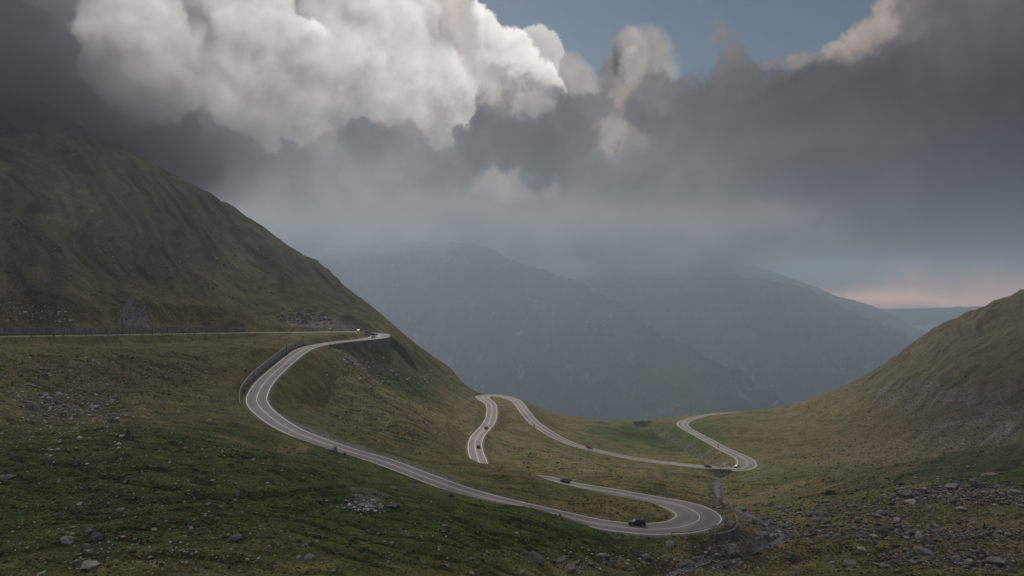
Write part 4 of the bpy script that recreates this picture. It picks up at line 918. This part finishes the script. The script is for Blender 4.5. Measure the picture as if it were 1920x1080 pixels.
FEAT = [(1005,1056,40,'block','lichen-spotted',"big cracked boulder, largest on the grass at the bottom centre",1.15),(1066,1074,30,'block','brownish',"pinkish block at the bottom edge right of the big cracked boulder",1),
 (1052,1053,24,'wedge','mid grey',"grey wedge rock just right of the big cracked boulder",1),(1128,1044,32,'shard','pale grey',"long pale stone leaning downhill between the big cracked boulder and the stream",1.2),
 (1163,1052,15,'pointed','pale grey',"upright pale stone in the cluster right of the long leaning stone",1),(1174,1060,13,'block','pale grey',"small pale block touching the upright pale stone",1),(1190,1042,22,'block','dark grey',"dark block in the cluster below the grit verge",1),
 (1212,1050,22,'round','mid grey',"rounded grey boulder at the right end of the cluster below the grit verge",1),(978,1076,14,'round','pale grey',"round pale stone under the left corner of the big cracked boulder",1),(969,1042,14,'slab','mid grey',"small flat grey stone left of the big cracked boulder",1),
 (884,1077,18,'wedge','pale grey',"pale wedge at the bottom edge, well left of the big cracked boulder",1),(741,951,32,'slab','dark grey',"long dark slab beside the bare gravel mound in the meadow",1.1),(846,931,20,'block','mid grey',"grey block poking up at the lower edge of the diagonal road",1),
 (773,912,14,'slab','mid grey',"flat grey stone in the grass midway below the diagonal road",1),(738,916,20,'slab','lichen-spotted',"broad low lichen-spotted slab above the long dark slab",1),(625,848,24,'block','mid grey',"grey block on the road shoulder below the left bend",1),(645,853,10,'block','dark grey',"little dark block beside the grey shoulder block",1),
 (241,820,22,'pointed','dark grey',"dark pointed boulder on the left meadow under the rocky slope",1),(228,823,18,'slab','pale grey',"pale slab leaning on the dark pointed boulder",1),(212,791,34,'shard','dark grey',"long dark stone jutting from the slope at left",1.3),(256,797,12,'block','lichen-spotted',"lichen-spotted block between the long dark stone and the pointed boulder",1),
 (64,768,42,'shard','mid grey',"very long grey ledge stone at the foot of the left slope",1.2),(84,746,20,'block','pale grey',"pale block above the very long ledge stone",1),(112,745,20,'round','pale grey',"rounded pale boulder right of the pale block on the left slope",1),(178,764,26,'slab','pale grey',"broad pale slab in the scree right of the ledge stone",1),
 (134,773,12,'round','brownish',"brownish round stone just right of the ledge stone",1),(390,949,20,'wedge','mid grey',"grey wedge standing alone in the middle of the green meadow",1),(445,1012,24,'round','mid grey',"rounded grey boulder in the lower middle meadow",1),(580,1048,20,'round','pale grey',"largest of the three round stones in a row near the bottom",1),
 (560,1048,13,'round','pale grey',"middle one of the three round stones in a row near the bottom",1),(538,1045,10,'round','mid grey',"smallest, leftmost of the three round stones in a row",1),(165,1035,22,'slab','pale grey',"pale slab in the lower left meadow above the tan path line",1),(75,1078,22,'slab','pale grey',"pale slab cut by the bottom edge at lower left",1),
 (397,746,10,'round','mid grey',"lone round stone in the brown grass left of the big bend",1),(458,696,12,'round','mid grey',"round grey stone just left of the curved wall",1),(625,1072,18,'slab','mid grey',"flat grey stone at the bottom edge right of the row of three round stones",1),(737,797,9,'shard','pale grey',"pale narrow stone on the brown slope between the two roads",1),
 (15,900,20,'block','mid grey',"grey block at the far left edge of the meadow",1),(5,897,12,'round','pale grey',"pale stone on the left frame edge beside a grey block",1),(163,1000,12,'slab','pale grey',"thin pale slab left of the lower middle meadow",1),(372,1002,11,'wedge','dark grey',"small dark wedge left of the rounded meadow boulder",1),
 (1019,982,13,'round','dark grey',"dark round stone on the near hill crest below the road",1),(1042,969,8,'pointed','dark grey',"small dark pointed rock right at the road edge on the hill crest",1),(848,1020,9,'slab','pale grey',"pale chip on the dark grassy hill above the big cracked boulder",1),(876,988,12,'slab','dark grey',"dark flat stone on the hill left of the crest stones",1),
 (1349,944,24,'pointed','pale grey',"bright pointed boulder standing in the stream beside the hairpin guardrail",.95),(1376,951,12,'block','mid grey',"grey block just downstream of the bright pointed boulder",1),(1396,958,13,'round','mid grey',"rounded boulder on the stream bank level with the hairpin tip",1),
 (1418,984,26,'block','mid grey',"large grey block over the stream right of the hairpin",1),(1452,1004,15,'slab','pale grey',"pale slab beside the stream where it spreads into stones",1),(1372,1036,36,'round','lichen-spotted',"big mossy rounded boulder at the foot of the dark stream wall",.9),(1322,1038,18,'slab','pale grey',"pale slab tipped over the water left of the mossy boulder",1),
 (1283,1032,10,'pointed','pale grey',"white upright stone at the left end of the stream stones",1.3),(1290,1062,26,'round','mid grey',"grey rounded boulder beside the water at the bottom",1),(1482,1046,24,'round','dark grey',"dark rounded boulder right of where the stream stones end",1),(1554,1052,22,'pointed','pale grey',"pale block tipped upright on the lower right meadow",.9),
 (1592,1060,36,'slab','mid grey',"broad broken slab right of the tipped pale block",1.2),(1494,1068,24,'slab','mid grey',"low grey slab under the dark rounded boulder at bottom right",1),(1734,1042,56,'slab','mid grey',"largest flat slab of the lower right boulder field",1.3),(1737,1022,34,'block','dark grey',"dark block standing behind the largest flat slab",.9),
 (1703,934,36,'slab','dark grey',"dark broad boulder at the left end of the upper boulder band",1.5),(1706,944,30,'slab','pale grey',"pale slab under the dark broad boulder",1),(1645,972,26,'wedge','mid grey',"grey wedge between the stream and the upper boulder band",1),(1680,978,20,'block','pale grey',"pale block just right of the grey wedge",.8),
 (1904,928,40,'slab','mid grey',"long grey slab at the right edge below the green patch",1.2),(1838,916,40,'block','dark grey',"largest dark block in the upper boulder band",.8),(1858,895,44,'slab','brownish',"brownish slab on top of the upper boulder band",1.1),(1782,918,34,'block','mid grey',"grey block in the middle of the upper boulder band",.9),
 (1801,958,26,'wedge','pale grey',"pale wedge below the upper boulder band",1),(1725,1008,26,'block','pale grey',"pale angular block above the largest flat slab",1),(1655,980+18,24,'round','dark grey',"dark rounded boulder in the middle boulder rows",.8),(1617,1032,22,'slab','pale grey',"pale slab midway between tipped block and largest slab",1),(1635,1025,14,'pointed','brownish',"brownish pointed rock next to a pale slab in the right meadow",1),
 (1610,1062+2,14,'shard','pale grey',"long pale splinter lying on the broad broken slab's right side",1),(1525,968,34,'slab','dark grey',"dark slab among the stones upslope of the stream bend",1.2),(1530,978,18,'round','mid grey',"grey round stone under the dark slab upslope of the stream",1),(1660,1058+4,26,'slab','mid grey',"grey slab with dark underside at the bottom of the right meadow",1),(1875,1058,44,'slab','mid grey',"wide grey slab in the bottom right corner",1.2)]
for (px, py, w_, k, tn, lab, hs) in FEAT: put_rock(px, py, w_, k, tn, lab, hs=hs)
# the next largest stones: each its own object, described by look and place
ZONES = [("on the rocky slope below the left road", 60,700,150,45, 16), ("in the scree patch at the foot of the left slope", 150,765,140,28, 24), ("on the left part of the green meadow", 150,900,170,90, 26),
 ("on the middle of the green meadow", 450,930,170,80, 16), ("on the bottom left meadow", 250,1035,260,38, 26), ("on the near hill below the diagonal road", 850,1010,170,50, 14), ("in the bottom centre grass", 1130,1055,120,20, 14),
 ("among the stones along the lower stream", 1370,1045,110,28, 20), ("along the stream beside the nearest hairpin", 1420,985,60,30, 14), ("in the upper boulder band at right", 1800,925,110,30, 28), ("in the middle boulder rows at right", 1700,1000,210,25, 26),
 ("in the stones upslope of the stream bend", 1580,960,110,24, 18), ("in the bottom right corner field", 1800,1050,120,28, 24), ("on the lower right meadow", 1560,1060,110,22, 10), ("on the brown slope between the two roads", 740,770,90,40, 10),
 ("on the bank left of the big bend", 380,720,90,40, 10)]
rr_ = random.Random(5); SIZES = ['small', 'medium-sized', 'chunky', 'sizeable']
combos = [(k, t) for k in KINDN for t in TONES]
for (zn, cx_, cy_, rx, ry, n) in ZONES:
    cc = combos[:]; rr_.shuffle(cc)
    for j in range(n):
        k, t = cc[j % len(cc)]
        px = min(max(cx_+rr_.gauss(0, .55)*rx, 3), 1917); py = min(max(cy_+rr_.gauss(0, .55)*ry, 560), 1076)
        q = place(px, py)
        if q is None: continue
        p, s = q
        u_ = 960+p.x/s
        iu = int(np.clip(np.searchsorted(uu, u_), 1, len(uu)-1)); it = int(np.clip(np.searchsorted(ss, s), 1, len(ss)-1))
        if EDG[it, iu] < 1.5: continue
        size = abs(rr_.gauss(0, 1))*.55+.42
        put_rock(px, py, size*2/s*(.7 if px < 1250 else .9), k, t, f"{t} {KINDN[k]} {zn}", group="loose rocks "+zn, rnd=rr_)

# ---- scree: thousands of small stones in one object
def scree(name, label, zs, count, seed, size, tone, flat=1.0, cat='stones'):
    rng = np.random.default_rng(seed); base = []
    for k in range(6):
        bm = bmesh.new(); bmesh.ops.create_icosphere(bm, subdivisions=1, radius=1.0)
        rv = random.Random(seed+k)
        for v in bm.verts: v.co = v.co*rv.uniform(.6, 1.15); v.co.z *= .6
        bm.verts.ensure_lookup_table(); base.append((np.array([v.co[:] for v in bm.verts]), np.array([[v.index for v in f.verts] for f in bm.faces]))); bm.free()
    V = []; Fc = []; nv = 0; tot = sum(z[4] for z in zs)
    for (cx_, cy_, rx, ry, wgt, sm) in zs:
        n = int(count*wgt/tot)
        us = cx_+rng.normal(0, .5, n)*rx; vs_ = cy_+rng.normal(0, .5, n)*ry
        for u_, v_ in zip(us, vs_):
            if not (-60 < u_ < 1980 and 300 < v_ < 1110): continue
            iu = int(np.clip(np.searchsorted(uu, u_), 1, len(uu)-1)); col = PY[:, iu]
            ok = np.nonzero((col <= v_) & (ss > .055) & (ss < .75))[0]
            if len(ok) == 0: continue
            it = ok[0]
            if EDG[it, iu] < .8: continue
            s = ss[it]; r = size*sm*float(np.clip(rng.lognormal(-.35, .55), .25, 3.0))*(.6+.4*s/.2)
            x = (u_-960)*s; y = F*s; z = float(Z[it, iu]); b, f = base[rng.integers(6)]
            a = rng.uniform(0, 2*PI); ca, sa = math.cos(a), math.sin(a)
            q = b*np.array([rng.uniform(.8, 1.5), rng.uniform(.6, 1.1), rng.uniform(.6, 1.2)*flat])*r
            V.append(np.stack([q[:, 0]*ca-q[:, 1]*sa+x, q[:, 0]*sa+q[:, 1]*ca+y, q[:, 2]+z+r*.15], 1)); Fc.append(f+nv); nv += len(b)
    V = np.concatenate(V).astype(np.float32); Fc = np.concatenate(Fc).astype(np.int32)
    me = bpy.data.meshes.new(name); me.vertices.add(len(V)); me.vertices.foreach_set('co', V.ravel()); me.loops.add(Fc.size); me.loops.foreach_set('vertex_index', Fc.ravel())
    me.polygons.add(len(Fc)); me.polygons.foreach_set('loop_start', (np.arange(len(Fc))*3).astype(np.int32)); me.update(calc_edges=True); me.materials.append(tone)
    o = bpy.data.objects.new(name, me); C.objects.link(o); tag(o, label, cat, kind='stuff'); print(name, len(Fc)); return o
def pile_mat(name, a, b):
    m = bpy.data.materials.new(name); m.use_nodes = True; nt = m.node_tree; g = G(nt); bs = nt.nodes['Principled BSDF']
    gi = g.node('ShaderNodeNewGeometry'); r = gi.outputs['Random Per Island']; n = g.noise(gi.outputs['Position'], 3.0, 4, .7, dim='3D')
    c = g.mix(r, (*a, 1), (*b, 1)); c = g.v('SCALE', c, scale=g.m('MULTIPLY_ADD', n, 1.0, .5))
    nt.links.new(c, bs.inputs['Base Color']); bs.inputs['Roughness'].default_value = .95; bs.inputs['Specular IOR Level'].default_value = .2; return m
sm_ = pile_mat("scree_stone", (.03,.029,.027), (.23,.22,.205))
scree("scree", "loose grey stones scattered over the right hillside and stream banks",
  [(1800,925,170,26,1500,1.6),(1700,1000,330,20,1500,1.4),(1800,1050,190,26,900,1.4),(1560,958,150,24,1000,1.2),(1450,985,60,30,350,.9),(1370,1050,110,25,900,.9),(1290,1070,60,12,250,.8),(1860,800,170,50,1500,.65),(1720,740,170,35,1300,.7),(1640,780,150,30,700,.8),
   (1500,850,90,25,500,.8),(1560,840,90,18,250,.8),(1880,700,120,40,500,.8),(1600,1020,330,60,500,.8),(1360,920,25,30,200,.7),(1850,870,120,20,250,.8),(1345,940,14,60,420,1.0),(1440,985,40,16,420,1.1),(1465,1005,40,14,320,1.0),(1330,1055,90,18,500,1.2)], 18000, 3, .27, sm_)
scree("meadow_stones", "small pale stones dotted over the left meadow and slopes",
  [(120,760,170,35,900,.9),(100,700,160,45,700,.7),(250,900,330,110,900,.55),(300,1030,360,55,700,.6),(800,1000,250,60,200,.55),(1100,1050,150,25,350,.7),(320,700,170,40,350,.6),(560,860,150,30,120,.6),(740,710,110,22,500,1.1),(670,680,60,12,300,1.1),
   (110,790,200,60,900,.8),(60,590,110,22,450,.9),(258,585,70,24,90,.8),(580,605,80,16,250,1.1),(300,480,320,90,350,.7),(760,780,120,60,150,.7),(1000,850,200,60,150,.6),(430,840,60,12,80,.6),(688,950,44,14,420,.7)], 9000, 9, .36, pile_mat("pale_stone", (.07,.068,.062), (.44,.42,.39)))
tm_ = pile_mat("grass_tuft", (.022,.028,.008), (.11,.092,.038))
scree("grass", "tufts and cushions of dark and dry grass all over the slopes",
  [(250,940,420,150,11000,1),(900,1020,300,60,3500,1),(1550,1040,400,50,4500,1),(1600,900,400,90,5000,1),(1750,780,250,90,2500,1),(250,700,340,60,5000,1),(760,770,200,70,3000,1),(1100,850,300,60,2500,1),(1100,950,180,25,900,1),(350,520,350,120,3500,1.2),(1250,1040,120,25,900,.8)],
  48000, 17, .22, tm_, flat=1.1, cat="grass")

# ---------------------------------------------------------------- haze and low cloud
def haze_box():
    x0, x1, y0, y1, z0, z1 = -13000, 14500, -600, 9300, -700, 300
    vs = [(x, y, z) for z in (z0, z1) for y in (y0, y1) for x in (x0, x1)]
    fs = [(0,2,3,1),(4,5,7,6),(0,1,5,4),(2,6,7,3),(0,4,6,2),(1,3,7,5)]
    m = bpy.data.materials.new("haze_air"); m.use_nodes = True; nt = m.node_tree; nt.nodes.clear()
    v = nt.nodes.new('ShaderNodeVolumePrincipled'); v.inputs['Density'].default_value = 1.9e-4
    v.inputs['Color'].default_value = (.61,.785,1.0,1); v.inputs['Anisotropy'].default_value = .45
    o = nt.nodes.new('ShaderNodeOutputMaterial'); nt.links.new(v.outputs[0], o.inputs['Volume'])
    return tag(mesh_obj("haze", vs, fs, m), "thin blue grey haze filling the valley air", "haze", kind='stuff')
haze_box()

def low_cloud(label, bb, dens, lo, hi, fade, nsc, seed, alb, tilt=0.0, nlo=.38, nmin=.3, top=.3):
    x0, x1, y0, y1, z0, z1 = bb
    c = Vector(((x0+x1)/2, (y0+y1)/2, (z0+z1)/2))
    vs = [(x-c.x, y-c.y, z-c.z) for z in (z0, z1) for y in (y0, y1) for x in (x0, x1)]
    fs = [(0,2,3,1),(4,5,7,6),(0,1,5,4),(2,6,7,3),(0,4,6,2),(1,3,7,5)]
    m = bpy.data.materials.new("cloud_vapour"); m.use_nodes = True; nt = m.node_tree; nt.nodes.clear(); g = G(nt)
    p = g.node('ShaderNodeTexCoord').outputs['Object']; x, y, z = g.sep(p)
    n = g.noise(g.v('ADD', p, (seed*31.0, 0, 0)), nsc, 4, .58, dim='3D')
    z_ = g.m('MULTIPLY_ADD', y, tilt, z); zz = g.m('ADD', z_, g.m('MULTIPLY', g.m('SUBTRACT', n, .5), (hi-lo)*2.2))
    f = g.smooth(zz, lo-c.z, hi-c.z)
    f = g.m('MULTIPLY', f, g.smooth(z, (z1-c.z), (z1-c.z)-top*(z1-z0)))
    fx0, fx1, fy = fade
    f = g.m('MULTIPLY', f, g.smooth(x, x0-c.x, x0-c.x+fx0)); f = g.m('MULTIPLY', f, g.smooth(x, x1-c.x, x1-c.x-fx1))
    f = g.m('MULTIPLY', f, g.smooth(y, y0-c.y, y0-c.y+fy)); f = g.m('MULTIPLY', f, g.smooth(y, y1-c.y, y1-c.y-fy))
    f = g.m('MULTIPLY', f, g.smooth(n, nlo, nlo+.14, nmin, 1.0))
    v = nt.nodes.new('ShaderNodeVolumePrincipled'); g.put(v.inputs['Density'], g.m('MULTIPLY', f, dens))
    v.inputs['Color'].default_value = (*alb, 1); v.inputs['Anisotropy'].default_value = .1
    o = nt.nodes.new('ShaderNodeOutputMaterial'); nt.links.new(v.outputs[0], o.inputs['Volume'])
    ob = mesh_obj("low_cloud", vs, fs, m); ob.location = c; tag(ob, label, "cloud", kind='stuff')
    return ob
low_cloud("dark low cloud swallowing the top of the left mountain", (-1150, -255, 380, 1050, 70, 215), 0.022, 86, 150, (150, 230, 120), .014, 1, (.24,.245,.25), tilt=-.03)
low_cloud("grey cloud bank resting on the hazy middle mountains", (-2600, 2000, 3700, 6700, 20, 560), .007, 108, 185, (400, 700, 400), .0032, 2, (.48,.475,.475), tilt=.095, nlo=.46, nmin=.12, top=.5)
# cloud added out of view to shade near slopes, gap over valley floor
def deck():
    x0, x1, y0, y1, z0, z1 = -1150, 700, 560, 1250, 545, 690
    c = Vector(((x0+x1)/2, (y0+y1)/2, (z0+z1)/2))
    vs = [(x-c.x, y-c.y, z-c.z) for z in (z0, z1) for y in (y0, y1) for x in (x0, x1)]
    fs = [(0,2,3,1),(4,5,7,6),(0,1,5,4),(2,6,7,3),(0,4,6,2),(1,3,7,5)]
    m = bpy.data.materials.new("added_shade_cloud_vapour"); m.use_nodes = True; nt = m.node_tree; nt.nodes.clear(); g = G(nt)
    p = g.node('ShaderNodeTexCoord').outputs['Object']; x, y, z = g.sep(p)
    n = g.noise(p, .008, 3, .55, dim='3D')
    hx_ = g.m('DIVIDE', g.m('SUBTRACT', x, -215-c.x), 190.0); hy_ = g.m('DIVIDE', g.m('SUBTRACT', y, 1110-c.y), 200.0)
    r = g.m('SQRT', g.m('ADD', g.m('MULTIPLY', hx_, hx_), g.m('MULTIPLY', hy_, hy_)))
    r = g.m('ADD', r, g.m('MULTIPLY', g.m('SUBTRACT', n, .5), 1.6))
    f = g.smooth(r, .75, 1.45)
    f = g.m('MULTIPLY', f, g.smooth(x, x1-c.x, x1-c.x-500, .0, 1)); f = g.m('MULTIPLY', f, g.smooth(x, x0-c.x, x0-c.x+100)); f = g.m('MULTIPLY', f, g.smooth(y, y0-c.y, y0-c.y+60)); f = g.m('MULTIPLY', f, g.smooth(n, .3, .55, .5, 1))
    v = nt.nodes.new('ShaderNodeVolumePrincipled'); g.put(v.inputs['Density'], g.m('MULTIPLY', f, .007))
    v.inputs['Color'].default_value = (.6,.6,.62,1)
    o = nt.nodes.new('ShaderNodeOutputMaterial'); nt.links.new(v.outputs[0], o.inputs['Volume'])
    ob = mesh_obj("cloud_deck", vs, fs, m); ob.location = c; tag(ob, "unseen added cloud shading the near slopes, open over the valley", "cloud", kind='stuff')
deck()
